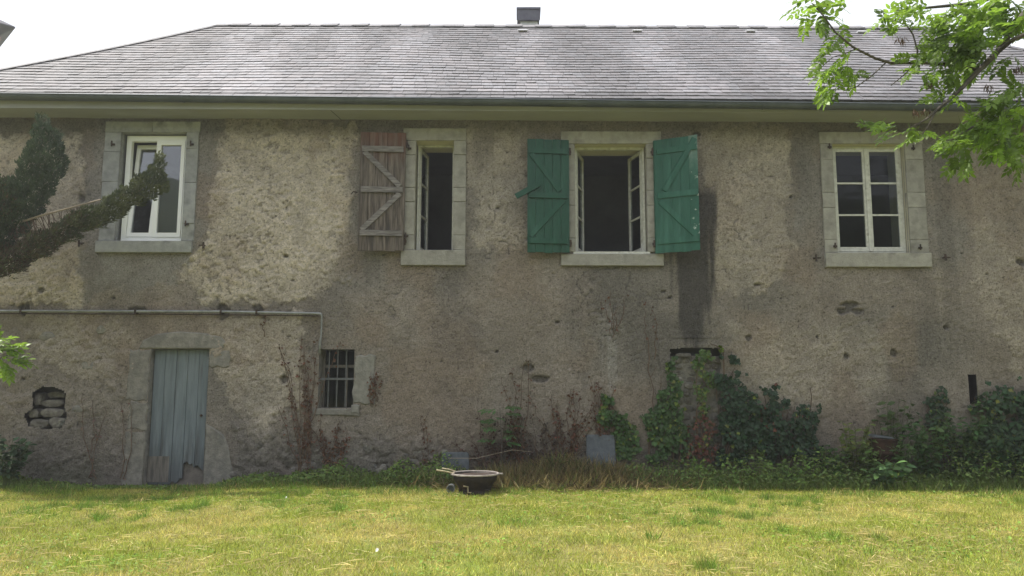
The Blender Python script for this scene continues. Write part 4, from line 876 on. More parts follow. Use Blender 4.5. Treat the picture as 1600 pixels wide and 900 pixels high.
# ================================================================== CONIFER (left)
con = empty('conifer_tree', (-8.3, -1.4, 0), 'dark conifer with upcurved shaggy branches at left edge', 'tree')
m = MB(); m.tube([(-8.3, -1.4, -.1), (-8.28, -1.4, 1.2), (-8.2, -1.4, 2.4), (-8.2, -1.4, 4.2)], [.17, .14, .11, .04], 10); m.build('trunk', MAT['bark'], con, smooth=True)
def curve(pts, n):
    P = np.array(pts, float); t = np.linspace(0, len(P)-1, n); i = np.clip(t.astype(int), 0, len(P)-2); f = (t-i)[:, None]
    Pm = P[np.clip(i-1, 0, None)]; Pn = P[np.clip(i+2, None, len(P)-1)]
    return .5*((2*P[i])+(-Pm+P[i+1])*f+(2*Pm-5*P[i]+4*P[i+1]-Pn)*f**2+(-Pm+3*P[i]-3*P[i+1]+Pn)*f**3)
def plume(name, pts, rads, n, Y, green=(.034, .056, .030), tipc=(.085, .12, .055), brown=0.0, up=.5, below=0.0):
    """scale-leaf foliage: short secondary sprays set round a curved axis, each with its own fan of twiglets"""
    ax = curve([list(at(a, b, Y+dy)) for a, b, dy in pts], 60); rd = np.interp(np.linspace(0, 1, 60), np.linspace(0, 1, len(rads)), rads)
    K = n//42; parts = []
    for k in range(K):
        u = 59*(k+RG.uniform(0, 1))/K; i = int(min(u, 58)); T_ = unit(ax[i+1]-ax[i]); r = rd[i]*RG.uniform(.55, 1.25)
        O = sph(1)[0]; O = O-T_*O.dot(T_)
        if below: O[2] -= below
        O = O/(np.linalg.norm(O)+1e-9); d = unit(O*.85+T_*.8+np.array([0, 0, up])*.6+RG.normal(size=3)*.15); b = ax[i]+(ax[i+1]-ax[i])*(u-i)+O*r*.12
        Ls = max(r*1.0, .05); sd = unit(np.cross(d, RG.normal(size=3))); m_ = 60; t = RG.uniform(.05, 1, m_)**.8; w = RG.normal(size=m_)*.20*Ls*(1.05-t)
        nn = np.cross(d, sd); P = b+d*(t*Ls)[:, None]+sd*w[:, None]+nn*(RG.normal(size=m_)*.09*Ls)[:, None]
        D = d[None]*1.0+sd[None]*(np.sign(w)*.55)[:, None]+RG.normal(size=(m_, 3))*.28+np.array([0, 0, .25])
        tone = (t**1.6)[:, None]; C = (np.array(green)*(1-tone)+np.array(tipc)*tone)*RG.uniform(.75, 1.25, (m_, 1))*RG.uniform(.7, 1.25)
        if RG.uniform() < brown*np.clip(1.3-u/59*1.7, 0, 1): C = np.array((.115, .085, .055))*RG.uniform(.6, 1.3, (m_, 1))
        parts.append(leaf_geo(P, D, sph(m_), RG.uniform(.025, .07, m_), RG.uniform(.009, .02, m_), C, .3))
    V, Fa, Cc = join(parts); mesh_np(name, V, Fa, MAT['needle'], con, col=Cc, kind='stuff'); return ax
YC = -1.1
def brush(poly, n, Y, r, D0, tipc, brown=None):
    """dense scale-leaf plume: twiglets fill a rounded body with this outline and a real depth of about 2r"""
    W_ = np.array([at(a, b, Y)[[0, 2]] for a, b in poly]); lo, hi = W_.min(0), W_.max(0); P_ = RG.uniform(lo, hi, (n*4, 2)); X, Z = P_[:, 0], P_[:, 1]
    d = poly_sd(X, Z, W_)+.085*(fbm(X*13, Z*13, 63, 3)-.5)*2; k = d > 0; X, Z, d = X[k][:n], Z[k][:n], np.minimum(d[k][:n], r); c = len(X)
    hd = np.sqrt(np.maximum(d*(2*r-d), 0))*(.8+.5*fbm(X*6, Z*6, 64, 2)); yy = RG.uniform(-1, 1, c); yy = np.sign(yy)*np.abs(yy)**.45; P = np.stack([X, Y+yy*hd, Z], 1)
    gx = poly_sd(X+.02, Z, W_)-poly_sd(X-.02, Z, W_); gz_ = poly_sd(X, Z+.02, W_)-poly_sd(X, Z-.02, W_); edge = np.exp(-d/.06)[:, None]
    out = np.stack([-gx, 0*gx, -gz_], 1)/.04*edge*.6; out[:, 1] = yy*.5
    D = np.array(D0)[None]+out+RG.normal(size=(c, 3))*.38
    clump = fbm(X*13+yy*2, Z*13, 65, 3); C = (np.array((.026, .045, .026))[None]*(1-clump[:, None])+np.array(tipc)[None]*clump[:, None])*RG.uniform(.7, 1.3, (c, 1))
    if brown is not None:
        f = np.clip(brown(X, Z), 0, 1); g = RG.uniform(0, 1, c) < f; C[g] = np.array((.10, .075, .05))*RG.uniform(.5, 1.3, (int(g.sum()), 1))
    V, Fa, Cc = leaf_geo(P, D, sph(c), RG.uniform(.025, .065, c), RG.uniform(.009, .02, c), C, .3); mesh_np('foliage', V, Fa, MAT['needle'], con, col=Cc, kind='stuff')
brush([(70, 180), (76, 196), (84, 208), (93, 219), (97, 240), (94, 262), (86, 280), (76, 297), (66, 318), (52, 337), (38, 354), (28, 372), (10, 388), (-40, 425), (-90, 435), (-90, 340), (-40, 322), (0, 305), (14, 288), (29, 277), (41, 253), (53, 226), (62, 200)], 24000, YC, .28, (.15, 0, 1.0), (.09, .125, .07))
brush([(-90, 340), (-30, 310), (0, 275), (12, 282), (26, 290), (30, 320), (10, 350), (-40, 380)], 4500, YC-.2, .18, (.3, -.2, .8), (.10, .125, .05), lambda X, Z: .35+0*X)
brush([(249, 240), (254, 262), (259, 284), (256, 296), (246, 302), (238, 311), (224, 312), (212, 320), (200, 322), (186, 341), (160, 349), (125, 361), (105, 377), (70, 395), (40, 415), (15, 430), (-40, 442), (-90, 445), (-90, 400), (-10, 396), (30, 384), (60, 368), (90, 352), (118, 337), (135, 324), (160, 320), (180, 308), (200, 292), (218, 281), (232, 269), (242, 256)], 24000, YC-.05, .2, (.75, 0, .75), (.15, .165, .08), lambda X, Z: .65*sstep(-5.2, -6.4, X))
m = MB(); st = [at(-60, 385, YC), at(0, 358, YC-.02), at(60, 338, YC-.02), at(120, 322, YC-.02), at(180, 306, YC), at(215, 300, YC), at(240, 280, YC), at(249, 250, YC)]
m.tube(st, [.03, .016, .013, .011, .009, .007, .005, .003], 7)
m.tube([(-8.2, -1.4, 2.5), at(-60, 385, YC)], [.06, .035], 8); m.build('branch', MAT['twig'], con, smooth=True)
m = MB(); m.tube([(-8.2, -1.4, 2.7), at(-40, 400, YC), at(20, 340, YC), at(55, 270, YC), at(70, 200, YC)], [.06, .04, .025, .015, .005], 7); m.build('branch', MAT['bark'], con, smooth=True)
m = MB()
for k in range(100):
    t = random.uniform(.0, .62); a = -60+t*310; b0_ = np.interp(a, [-60, 0, 60, 120, 180, 240], [385, 358, 338, 322, 306, 290]); L_ = random.uniform(12, 42); dx = random.uniform(2, 30)
    P0 = at(a, b0_+2, YC+random.uniform(-.02, .02)); P2 = at(a+dx, b0_+L_, YC+random.uniform(-.14, .12)); P1 = (np.array(P0)+P2)/2+np.array([-.02, 0, -.03]); m.tube([P0, P1, P2], [.005, .004, .002], 3, cap=False)
m.build('dead_twigs', MAT['deadtwig'], con, kind='stuff')

# ================================================================== WALL PLANTS
def ivy(label, poly, dens, size, base, Yo=(-.03, -.14), stems=6, yel=.06, red=0.0, name='ivy', cat='ivy'):
    W_ = np.array([at(a, b, 0)[[0, 2]] for a, b in poly]); x0, z0 = W_.min(0); x1, z1 = W_.max(0)
    o = empty(name, ((x0+x1)/2, -.05, 0), label, cat, 'ivy on the house wall')
    n = int(dens*(x1-x0)*(z1-z0)); X = RG.uniform(x0, x1, n); Z = RG.uniform(z0, z1, n)
    d = poly_sd(X, Z, W_)+.15*(fbm(X*7, Z*7, 7, 3)-.5)*2; k = (d > 0)&(fbm(X*4.5, Z*4.5, 19, 3) > .44-.20*sstep(0, .25, d)); X, Z, d = X[k], Z[k], d[k]; n = len(X)
    lump = fbm(X*3.5, Z*3.5, 29, 3); Y = Yo[0]+(Yo[1]-Yo[0])*np.clip(d/.25, 0, 1)*(.35+.9*lump)*RG.uniform(.3, 1, n)
    P = np.stack([X, Y, Z], 1); D = np.stack([RG.normal(size=n)*.6, -.35+RG.normal(size=n)*.3, -.75+RG.normal(size=n)*.5], 1); N = np.stack([RG.normal(size=n)*.4, -np.ones(n), .55+RG.normal(size=n)*.4], 1)
    C = colvar(base, n, .35); y = RG.uniform(0, 1, n); C[y < yel] = colvar((.16, .20, .04), int((y < yel).sum())); g = (y > 1-red); C[g] = colvar((.14, .055, .035), int(g.sum()))
    s_ = RG.uniform(.4, 1.3, n)*size; V, Fa, Cc = leaf_geo(P, D, N, s_, s_*.95, C, .12); mesh_np('foliage', V, Fa, MAT['leaf'], o, col=Cc, kind='stuff')
    m = MB()
    for q in range(stems):
        xs_ = RG.uniform(x0+.1*(x1-x0), x1-.1*(x1-x0)); pts = [(xs_, -.02, -.05)]; zt2 = z0+(z1-z0)*RG.uniform(.5, .95); kk = 8
        for i in range(kk): pts.append((pts[-1][0]+RG.normal()*.04, -.028, max(z0, 0)+(zt2-max(z0, 0))*(i+1)/kk))
        m.tube(pts, list(np.linspace(.012, .004, kk+1)), 5)
    m.build('stem', MAT['deadtwig'], o); return o
ivy('ivy climbing the left side of the walled-up doorway', [(1003, 715), (1003, 650), (1020, 622), (1040, 600), (1043, 570), (1048, 545), (1062, 552), (1062, 600), (1070, 640), (1075, 680), (1060, 720)], 2200, .06, (.055, .105, .032), stems=5)
ivy('ivy trailing down the middle of the walled-up doorway', [(1085, 552), (1098, 545), (1108, 560), (1112, 600), (1120, 640), (1108, 665), (1090, 650), (1082, 610)], 1700, .055, (.075, .13, .035), Yo=(-.01, -.07), stems=3, yel=.15)
ivy('dark ivy mass sloping down right of the walled-up doorway', [(1122, 722), (1118, 640), (1122, 590), (1130, 560), (1145, 548), (1155, 572), (1168, 590), (1182, 622), (1190, 660), (1195, 722)], 2600, .06, (.03, .062, .03), Yo=(-.04, -.24), stems=6, yel=.01)
ivy('low dark ivy mound with pointed tips', [(1186, 722), (1184, 640), (1192, 600), (1204, 592), (1212, 625), (1226, 618), (1236, 602), (1246, 622), (1256, 592), (1270, 615), (1278, 660), (1284, 722)], 2600, .06, (.03, .06, .03), Yo=(-.05, -.26), stems=6, yel=.01, red=.03)
ivy('small bright ivy clump beside the leaning slab', [(964, 690), (958, 672), (936, 664), (933, 645), (945, 622), (960, 610), (975, 630), (996, 640), (1000, 690), (990, 715), (966, 715)], 2300, .06, (.055, .11, .03), stems=5, yel=.08)
ivy('reddish dry ivy at the foot of the walled-up doorway', [(1060, 722), (1072, 660), (1090, 640), (1120, 650), (1124, 722)], 1700, .05, (.05, .06, .03), Yo=(-.02, -.1), stems=5, red=.6)
ivy('yellow-green ivy sprig above the walled-up doorway', [(1122, 552), (1122, 536), (1130, 530), (1140, 538), (1140, 552)], 1700, .06, (.15, .2, .035), Yo=(-.02, -.06), stems=1)
ivy('leafy ivy around the narrow slit at far right', [(1500, 720), (1520, 650), (1524, 620), (1526, 585), (1545, 580), (1560, 600), (1590, 585), (1640, 590), (1660, 720)], 2000, .07, (.04, .08, .035), Yo=(-.04, -.3), stems=5)
ivy('pointed dark ivy shoot on the wall right of the rusty drum', [(1425, 690), (1445, 640), (1455, 612), (1463, 597), (1470, 615), (1476, 640), (1495, 690)], 2200, .055, (.035, .065, .03), Yo=(-.03, -.16), stems=3)
def creeper(label, x, zt, n, spread, red=(.14, .066, .040), leafn=16, z0=0.0):
    """dry climbing stems with small curled red-brown leaves"""
    p0 = at(x, 700, 0); X0 = p0[0]; o = empty('dry_creeper', (X0, -.02, 0), label, 'creeper', 'dry creepers on the house wall'); m = MB(); LP = []
    for k in range(n):
        zt2 = z0+(at(x, zt, 0)[2]-z0)*(RG.uniform(.45, 1.0) if k > 2 else 1.0-.08*k)
        za = z0 if not k else RG.uniform(z0, z0+(zt2-z0)*.4); xx_ = X0+RG.normal()*.04; pts = []; st_ = 12; drift = RG.normal()*spread
        for i in range(st_+1): xx_ += RG.normal()*.018+drift/st_; pts.append((xx_, -.026-.008*RG.uniform(), za+(zt2-za)*i/st_))
        m.tube(pts, list(np.linspace(.008, .0028, st_+1)), 4, cap=False)
        for i in range(leafn):
            t = RG.uniform(.0, 1)*st_; q = int(min(t, st_-1)); LP.append(np.array(pts[q])*(1-(t-q))+np.array(pts[q+1])*(t-q)+RG.normal(size=3)*[.025, .008, .02])
    m.build('stem', MAT['deadtwig'], o); P = np.array(LP); P[:, 1] = np.minimum(P[:, 1], -.03); c = len(P)
    V, Fa, C = leaf_geo(P, sph(c)+[0, -.2, -.3], sph(c)+[0, -1, 0], RG.uniform(.025, .06, c), RG.uniform(.018, .042, c), colvar(red, c, .4), .3); mesh_np('leaves', V, Fa, MAT['leaf'], o, col=C, kind='stuff')
creeper('tall dry creeper fanning up left of the barred window', 478, 520, 16, .22, leafn=20); creeper('short red-brown creeper under the barred window', 520, 650, 12, .16, leafn=20)
creeper('dry red creeper on the pale stone right of the barred window', 580, 580, 5, .05, leafn=14, z0=1.0); creeper('thin dry creeper left of the door, farther from it', 150, 615, 3, .12, (.16, .1, .08), 9); creeper('thin dry creeper just left of the door jamb', 190, 620, 2, .06, (.16, .1, .08), 8)
creeper('single thin dry creeper right of the barred window', 672, 640, 2, .03); creeper('upright red-brown creeper behind the green sapling', 803, 560, 9, .10, leafn=26); creeper('dry creeper fan between sapling and leaning slab', 885, 605, 16, .22, leafn=20)
creeper('dry creeper above the small bright ivy clump', 945, 590, 12, .14, leafn=20); creeper('small dry creeper high above the leaning slab', 962, 455, 4, .12, leafn=5, z0=1.95); creeper('thin dry creeper strand left of the dark stain', 1020, 470, 2, .05, leafn=9, z0=1.4)
creeper('dry twiggy creeper low on the wall behind the brazier', 768, 640, 16, .24, (.11, .06, .05), 16); creeper('short dangling creeper strand under the service pipe', 412, 490, 1, .02, leafn=9, z0=1.95)
creeper('dry greyish creeper thicket low on the wall left of the slab', 845, 645, 22, .28, (.09, .065, .055), 22)

def stem_plant(name, label, px, y, h, nst, ln, lsz, base, spread=.12, cat='plant', droop=-.1, wide=.55):
    x = at(px, 720, y)[0]; o = empty(name, (x, y, 0), label, cat, 'leafy weeds along the wall'); m = MB(); Ps, Ds = [], []
    for k in range(nst):
        a = RG.uniform(0, 2*np.pi); tip_ = np.array([x+math.cos(a)*spread*RG.uniform(.3, 1), y+math.sin(a)*spread*.6, h*RG.uniform(.7, 1)]); b = np.array([x+RG.normal()*.02, y, -.03]); pts = [b+(tip_-b)*t+np.array([0, 0, .04*math.sin(3*t)]) for t in np.linspace(0, 1, 6)]
        m.tube(pts, list(np.linspace(.006, .002, 6)), 4)
        for i in range(ln):
            t = RG.uniform(.25, 1); q = b+(tip_-b)*t; Ps.append(q); aa = RG.uniform(0, 2*np.pi); Ds.append([math.cos(aa), math.sin(aa), droop+RG.normal()*.35])
    m.build('stem', mk('plant_stem', (.07, .1, .03), (.1, .13, .05), 8), o) if 'plant_stem' not in bpy.data.materials else m.build('stem', bpy.data.materials['plant_stem'], o)
    P, D = np.array(Ps), np.array(Ds); n = len(P); s_ = RG.uniform(.7, 1.2, n)*lsz; V, Fa, C = leaf_geo(P, D, np.array([0, -.4, 1])+RG.normal(size=(n, 3))*.35, s_, s_*wide, colvar(base, n, .3), .14, True); mesh_np('leaves', V, Fa, MAT['leaf'], o, col=C, kind='stuff'); return o
def pinn_plant(name, label, px, y, h, n, size, cat):
    x = at(px, 700, y)[0]; o = empty(name, (x, y, 0), label, cat); m = MB(); m.tube([(x, y, -.03), (x+.01, y, h*.5), (x-.02, y, h)], [.010, .007, .003], 5); m.build('stem', MAT['bark'], o)
    t = np.linspace(.5, 1, n); P = np.stack([x+0*t, y+0*t, h*t], 1); a = np.arange(n)*2.4+.4; D = np.stack([np.cos(a)*1.2, np.sin(a)*.6-.2, np.full(n, .15)], 1); put_leaves(o, leaf_frames(P, D, np.full(n, size), .3), n, None, mk('sapling_leaf', (.06, .13, .04), (.08, .16, .05), 8, .5, tint=True, trans=.3, rnd=.1))
pinn_plant('sapling', 'green pinnate sapling standing against the wall above the brazier', 783, -.16, .98, 11, .26, 'plant')
stem_plant('broadleaf_plant', 'broad pale green leafy plant in front of the rusty drum', 1378, -.85, .36, 14, 8, .13, (.09, .17, .06), .30, droop=0)
stem_plant('bushy_weed', 'tall bushy green weed right of the rusty drum', 1448, -.45, .95, 22, 16, .10, (.055, .115, .03), .42)
stem_plant('bushy_weed', 'yellowish leafy weed left of the rusty drum', 1335, -.3, .85, 14, 14, .09, (.12, .15, .035), .28)
stem_plant('bushy_weed', 'leafy weed arching over the top of the rusty drum', 1392, -.12, 1.18, 12, 12, .12, (.07, .11, .035), .34)
stem_plant('bushy_weed', 'tall green weed in front of the narrow slit', 1505, -.35, 1.0, 20, 15, .10, (.05, .10, .03), .38)
stem_plant('bushy_weed', 'dark green weed at the far right edge', 1580, -.5, .85, 24, 16, .10, (.035, .075, .028), .45)
stem_plant('bushy_weed', 'shaded dark green weed at lower left corner of the wall', 12, -.5, .62, 20, 14, .10, (.035, .07, .028), .35)
stem_plant('bushy_weed', 'young leafy weed growing beside the slit opening', 1540, -.12, 1.5, 3, 9, .13, (.10, .17, .05), .08)
stem_plant('bushy_weed', 'low leafy weed between the ivy mound and yellowish weed', 1302, -.35, .5, 16, 12, .09, (.06, .11, .03), .25)

stem_plant('bushy_weed', 'leafy weed half hiding the rusty drum from the left', 1360, -.55, .62, 10, 9, .09, (.10, .16, .04), .20)
stem_plant('bushy_weed', 'leafy weed half hiding the rusty drum from the right', 1408, -.6, .66, 12, 10, .09, (.07, .13, .035), .22)
stem_plant('bushy_weed', 'low bright weed at the foot of the dark ivy mound', 1225, -.7, .34, 16, 10, .07, (.11, .18, .04), .30)
# ground cover along the foot of the wall
def weeds():
    parts = []; n = 24000
    px = RG.uniform(-40, 1660, n); X = np.array([at(a, 740, -.4)[0] for a in px])
    hgt = np.interp(px, [-40, 60, 200, 235, 320, 360, 450, 560, 680, 740, 960, 1000, 1150, 1300, 1450, 1660], [.30, .06, .0, .0, .0, .12, .15, .22, .30, .12, .14, .30, .36, .46, .52, .56])*(.1+1.7*fbm(X*3.2, X*0+2, 43, 3))
    wid = np.interp(px, [-40, 200, 350, 700, 1000, 1300, 1660], [.5, .3, .6, .8, .95, 1.0, 1.0]); Y = -.03-wid*RG.uniform(0, 1, n)**1.3
    Z = gz(X, Y)+hgt*RG.uniform(0, 1, n)**.8*(1-.65*(-Y/1.1)); P = np.stack([X, Y, Z], 1)
    dry = sstep(740, 800, px)*sstep(990, 930, px)
    base = np.array((.14, .21, .05))[None]*(1-dry[:, None])+np.array((.16, .13, .06))[None]*dry[:, None]; C = base*RG.uniform(.55, 1.4, (n, 1))*(1+RG.uniform(-.15, .15, (n, 3)))
    L = RG.uniform(.018, .065, n); parts.append(leaf_geo(P, np.stack([RG.normal(size=n), -.4+RG.normal(size=n)*.6, .3+RG.normal(size=n)*.5], 1), np.array([0, -.5, 1])+RG.normal(size=(n, 3))*.5, L, L*RG.uniform(.3, .7, n), C, .14))
    # long grass stems among them
    n = 15000; px = RG.uniform(-30, 1660, n); X = np.array([at(a, 740, -.5)[0] for a in px]); Y = -.05-RG.uniform(0, 1, n)**.9*np.interp(px, [-30, 100, 330, 700, 760, 960, 1000, 1660], [.6, .3, .4, .8, 1.0, 1.0, .95, 1.1])
    dry = np.clip(sstep(735, 800, px)*sstep(1010, 950, px)+RG.uniform(-.1, .3, n), 0, 1); P = np.stack([X, Y, gz(X, Y)], 1); h_ = np.interp(px, [-30, 100, 330, 560, 740, 800, 960, 1000, 1660], [.2, .05, .06, .2, .24, .42, .42, .22, .3])*RG.uniform(.4, 1.15, n)*(1+.35*Y)
    C = (np.array((.13, .20, .04))[None]*(1-dry[:, None])+np.array((.30, .24, .11))[None]*dry[:, None])*RG.uniform(.6, 1.3, (n, 1))
    parts.append(leaf_geo(P, np.stack([RG.normal(size=n)*.5, -.15+RG.normal(size=n)*.4, np.ones(n)], 1), np.array([0, -1, .4])+RG.normal(size=(n, 3))*.6, h_, RG.uniform(.005, .011, n), C, .05))
    # loose fringe of longer grass where the mown lawn meets the wall strip
    n = 26000; px = RG.uniform(-60, 1680, n); X = np.array([at(a, 755, -1.0)[0] for a in px]); Y = -.45-RG.uniform(0, 1, n)*1.25; k = fbm(X*2.4, Y*2.4, 61, 3)+.22*sstep(-1.2, -.6, Y) > .55+.2*sstep(360, 300, px); X, Y = X[k], Y[k]; n = len(X)
    C = colvar((.17, .26, .04), n, .45, .12); g = RG.uniform(0, 1, n) < .22; C[g] = colvar((.42, .35, .14), int(g.sum()), .3)
    parts.append(leaf_geo(np.stack([X, Y, gz(X, Y)], 1), np.stack([RG.normal(size=n)*.55, RG.normal(size=n)*.5, np.ones(n)], 1), sph(n), RG.uniform(.03, .15, n)*(1+.35*(Y+.45)), RG.uniform(.004, .009, n), C, .05))
    V, Fa, C = join(parts); tag(mesh_np('weeds', V, Fa, MAT['leaf'], col=C), 'tangle of green weeds and long grass along the foot of the wall', 'weeds', kind='stuff')
weeds()
def dry_heap():
    n = 11000; cxp = at(880, 740, -.75)[0]; X = cxp+RG.normal(size=n)*.66; Y = -.7+RG.normal(size=n)*.22; Y = np.minimum(Y, -.08); hh = .26*np.exp(-((X-cxp)/.85)**2-((Y+.45)/.35)**2)*(.5+fbm(X*4, Y*4, 73, 3)); Z = hh*RG.uniform(0, 1, n)+.01
    C = colvar((.30, .245, .11), n, .4, .08); g3 = RG.uniform(0, 1, n) < .25; C[g3] = colvar((.14, .19, .05), int(g3.sum()), .3); g = RG.uniform(0, 1, n) < .18; C[g] = colvar((.10, .075, .05), int(g.sum()), .3)
    V, Fa, C = leaf_geo(np.stack([X, Y, Z], 1), np.stack([RG.normal(size=n)*.8, RG.normal(size=n)*.6-.1, np.abs(RG.normal(size=n))*.75+.05], 1), np.array([0, -.3, 1])+RG.normal(size=(n, 3))*.5, RG.uniform(.10, .30, n), RG.uniform(.004, .009, n), C, .05)
    tag(mesh_np('dry_grass', V, Fa, MAT['leaf'], col=C), 'heap of dry cut grass and stalks below the leaning slab', 'dry grass', kind='stuff')
dry_heap()

# ================================================================== LAWN
def lawn():
    n = 760000; Y = -.35-RG.uniform(0, 1, n)**1.0*7.2; X = RG.uniform(-1, 1, n)*(.66*(Y+11)+1.3)+.05
    keep = RG.uniform(0, 1, n) < np.clip((.66*(Y+11)+1.3)/8.6, .3, 1)*1.0; X, Y = X[keep], Y[keep]; n = len(X)
    a = fbm(X*.75, Y*.75, 101, 4); b = fbm(X*2.6, Y*2.6, 102, 3); c = fbm(X*.45+5, Y*.45, 103, 3); d = fbm(X*6, Y*6, 104, 2)
    dryness = np.clip(.8*sstep(.40, .70, .5*a+.5*b)+RG.normal(size=n)*.30, 0, 1); clump = sstep(.62, .75, d)*sstep(.5, .62, c)
    G = np.array((.32, .38, .05)); Dr = np.array((.65, .56, .185)); G2 = np.array((.16, .28, .035))
    C = G[None]*(1-dryness[:, None])+Dr[None]*dryness[:, None]; C = C*(1-clump[:, None])+G2[None]*clump[:, None]; C *= RG.uniform(.4, 1.5, (n, 1)); C *= (1+RG.uniform(-.12, .12, (n, 3)))
    P = np.stack([X, Y, gz(X, Y)-.004], 1); lie = RG.uniform(0, 1, n) < .25+.3*dryness
    D = np.stack([RG.normal(size=n)*.55, RG.normal(size=n)*.55, np.where(lie, .25, 1.0)], 1); L = RG.uniform(.022, .060, n)*(1+.9*clump)*(1+.9*(d-.5)); Wd = RG.uniform(.003, .0065, n)
    D = unit(D); Sd = unit(np.cross(D, sph(n))); V = np.stack([P-Sd*Wd[:, None]/2, P+Sd*Wd[:, None]/2, P+D*L[:, None]], 1).reshape(-1, 3)
    Fa = np.arange(3*n).reshape(n, 3)
    # small broad leaves: clover, plantain
    k = 26000; Y2 = -.5-RG.uniform(0, 1, k)*7; X2 = RG.uniform(-1, 1, k)*(.66*(Y2+11)+1.2); f = fbm(X2*1.3, Y2*1.3, 105, 3) > .52; X2, Y2 = X2[f], Y2[f]; k = len(X2)
    s_ = RG.uniform(.015, .04, k); lv = leaf_geo(np.stack([X2, Y2, gz(X2, Y2)+RG.uniform(.008, .03, k)], 1), np.stack([RG.normal(size=k), RG.normal(size=k), RG.normal(size=k)*.3+.25], 1), np.array([0, 0, 1])+RG.normal(size=(k, 3))*.3, s_, s_*RG.uniform(.4, .8, k), colvar((.20, .31, .05), k, .35), .12)
    # loose straw lying on the mown lawn
    q = 5200; Y3 = -.8-RG.uniform(0, 1, q)*6.6; X3 = RG.uniform(-1, 1, q)*(.66*(Y3+11)+1.2); ke = fbm(X3*.8, Y3*.8, 106, 3)+.12*sstep(1, 5, X3) > .48; X3, Y3 = X3[ke], Y3[ke]; q = len(X3)
    straw = leaf_geo(np.stack([X3, Y3, gz(X3, Y3)+RG.uniform(.015, .04, q)], 1), np.stack([RG.normal(size=q), RG.normal(size=q), RG.normal(size=q)*.12], 1), np.array([0, 0, 1])+RG.normal(size=(q, 3))*.3, RG.uniform(.05, .17, q), RG.uniform(.003, .006, q), colvar((.66, .57, .28), q, .25, .05), .02)
    V, Fa, C = join([(V, Fa, np.repeat(C, 3, 0)), lv, straw])
    tag(mesh_np('lawn', V, Fa, MAT['grass'], col=C), 'sunlit mown yellow-green lawn in front of the house', 'grass', kind='stuff')
lawn()
def tuft(px, py, label, n=60, h=.14, r=.07, base=(.10, .20, .03)):
    d = Fv*FPX + Rv*(px-800.0) - Uv*(py-450.0); p = CAM+d*(-CAM[2]/d[2]); o = empty('grass_tuft', (p[0], p[1], 0), label, 'grass tuft', 'grass tufts on the lawn')
    P = np.stack([p[0]+RG.normal(size=n)*r*.6, p[1]+RG.normal(size=n)*r*.6, np.zeros(n)], 1); V, Fa, C = leaf_geo(P, np.stack([RG.normal(size=n)*.45, RG.normal(size=n)*.45, np.ones(n)], 1), sph(n), RG.uniform(.5, 1, n)*h, RG.uniform(.005, .009, n), colvar(base, n, .3), .05)
    mesh_np('blades', V, Fa, MAT['grass'], o, col=C, kind='stuff')
tuft(800, 820, 'longer bright green grass tuft just below the brazier', 90, .10, .18, (.22, .34, .05)); tuft(1018, 845, 'slender green grass tuft in the lawn right of the brazier', 30, .13, .05, (.2, .31, .05))

# ================================================================== SMALL THINGS
def gpt(px, py, z=0.0):
    d = Fv*FPX + Rv*(px-800.0) - Uv*(py-450.0); return CAM+d*((z-CAM[2])/d[2])
b = gpt(742, 771); bx, by_ = b[0], b[1]; bz = float(gz(np.array([bx]), np.array([by_]))[0])
bowl = empty('brazier', (bx, by_, bz), 'low dark cast-iron brazier bowl standing on the lawn', 'brazier')
m = MB(); m.lathe([(.0, .10), (.12, .098), (.20, .105), (.245, .16), (.285, .262), (.296, .262), (.262, .165), (.215, .09), (.205, .055), (.21, .03), (.215, .0), (.195, .0), (.19, .05), (.0, .06)], bx, by_, bz, 40); m.build('bowl', MAT['castiron'], bowl, smooth=True)
m = MB(); m.lathe([(.284, .250), (.284, .268), (.300, .273), (.316, .268), (.316, .252), (.300, .247), (.284, .250)], bx, by_, bz, 40); m.box(bx+.31, bx+.36, by_-.03, by_+.03, bz+.254, bz+.267); m.build('rim', MAT['rimmetal'], bowl, smooth=False)
m = MB(); m.lathe([(.0, .19), (.12, .185), (.2, .18), (.245, .17)], bx, by_, bz, 32); m.build('ash_bed', MAT['ash'], bowl)
for k in range(9):
    m = MB(); yy = by_-.22+k*.055; hw = math.sqrt(max(.27**2-(yy-by_)**2, .001)); m.tube([(bx-hw, yy, bz+.235), (bx+hw, yy, bz+.235)], .006, 5); m.build('grate_bar', MAT['iron'], bowl)
for dy, dx in ((-.09, 0), (.13, .05)):
    m = MB(); m.tube([(bx-.49+dx, by_+dy, bz+.312), (bx-.40+dx, by_+dy, bz+.300), (bx-.26, by_+dy, bz+.272)], [.013, .012, .011], 6); m.build('handle', MAT['brass'], bowl)
for a in (-2.2, -.75, 1.2):
    m = MB(); fx, fy_ = bx+.2*math.cos(a), by_+.2*math.sin(a); m.box(fx-.035, fx+.035, fy_-.03, fy_+.03, bz-.02, bz+.07, jit=.006); m.build('foot', MAT['castiron'], bowl)
m = MB(); m.tube([(bx-.13, by_-.26, bz+.125), (bx-.075, by_-.265, bz+.118), (bx-.072, by_-.27, bz+.045), (bx-.03, by_-.27, bz+.04)], .011, 6); m.build('crank', MAT['brass'], bowl)
bowl.scale = (.93, .93, .88)
j = gpt(704, 771); jar = empty('jar', (j[0], j[1], bz), 'small metal-rimmed jar lying in the grass left of the brazier', 'jar')
def lay(prof, cx, cy_, cz, R_, seg=18):
    m = MB(); V = [(cx+r*math.cos(2*math.pi*k/seg), cy_+z, cz+r*math.sin(2*math.pi*k/seg)) for r, z in prof for k in range(seg)]; n = len(prof)
    m.add(V, [(i*seg+k, (i+1)*seg+k, (i+1)*seg+(k+1) % seg, i*seg+(k+1) % seg) for i in range(n-1) for k in range(seg)]); return m
lay([(.0, .14), (.046, .138), (.049, .1), (.049, .02), (.046, .0)], j[0], j[1], bz+.05, .05).build('body', MAT['slab'], jar, smooth=True)
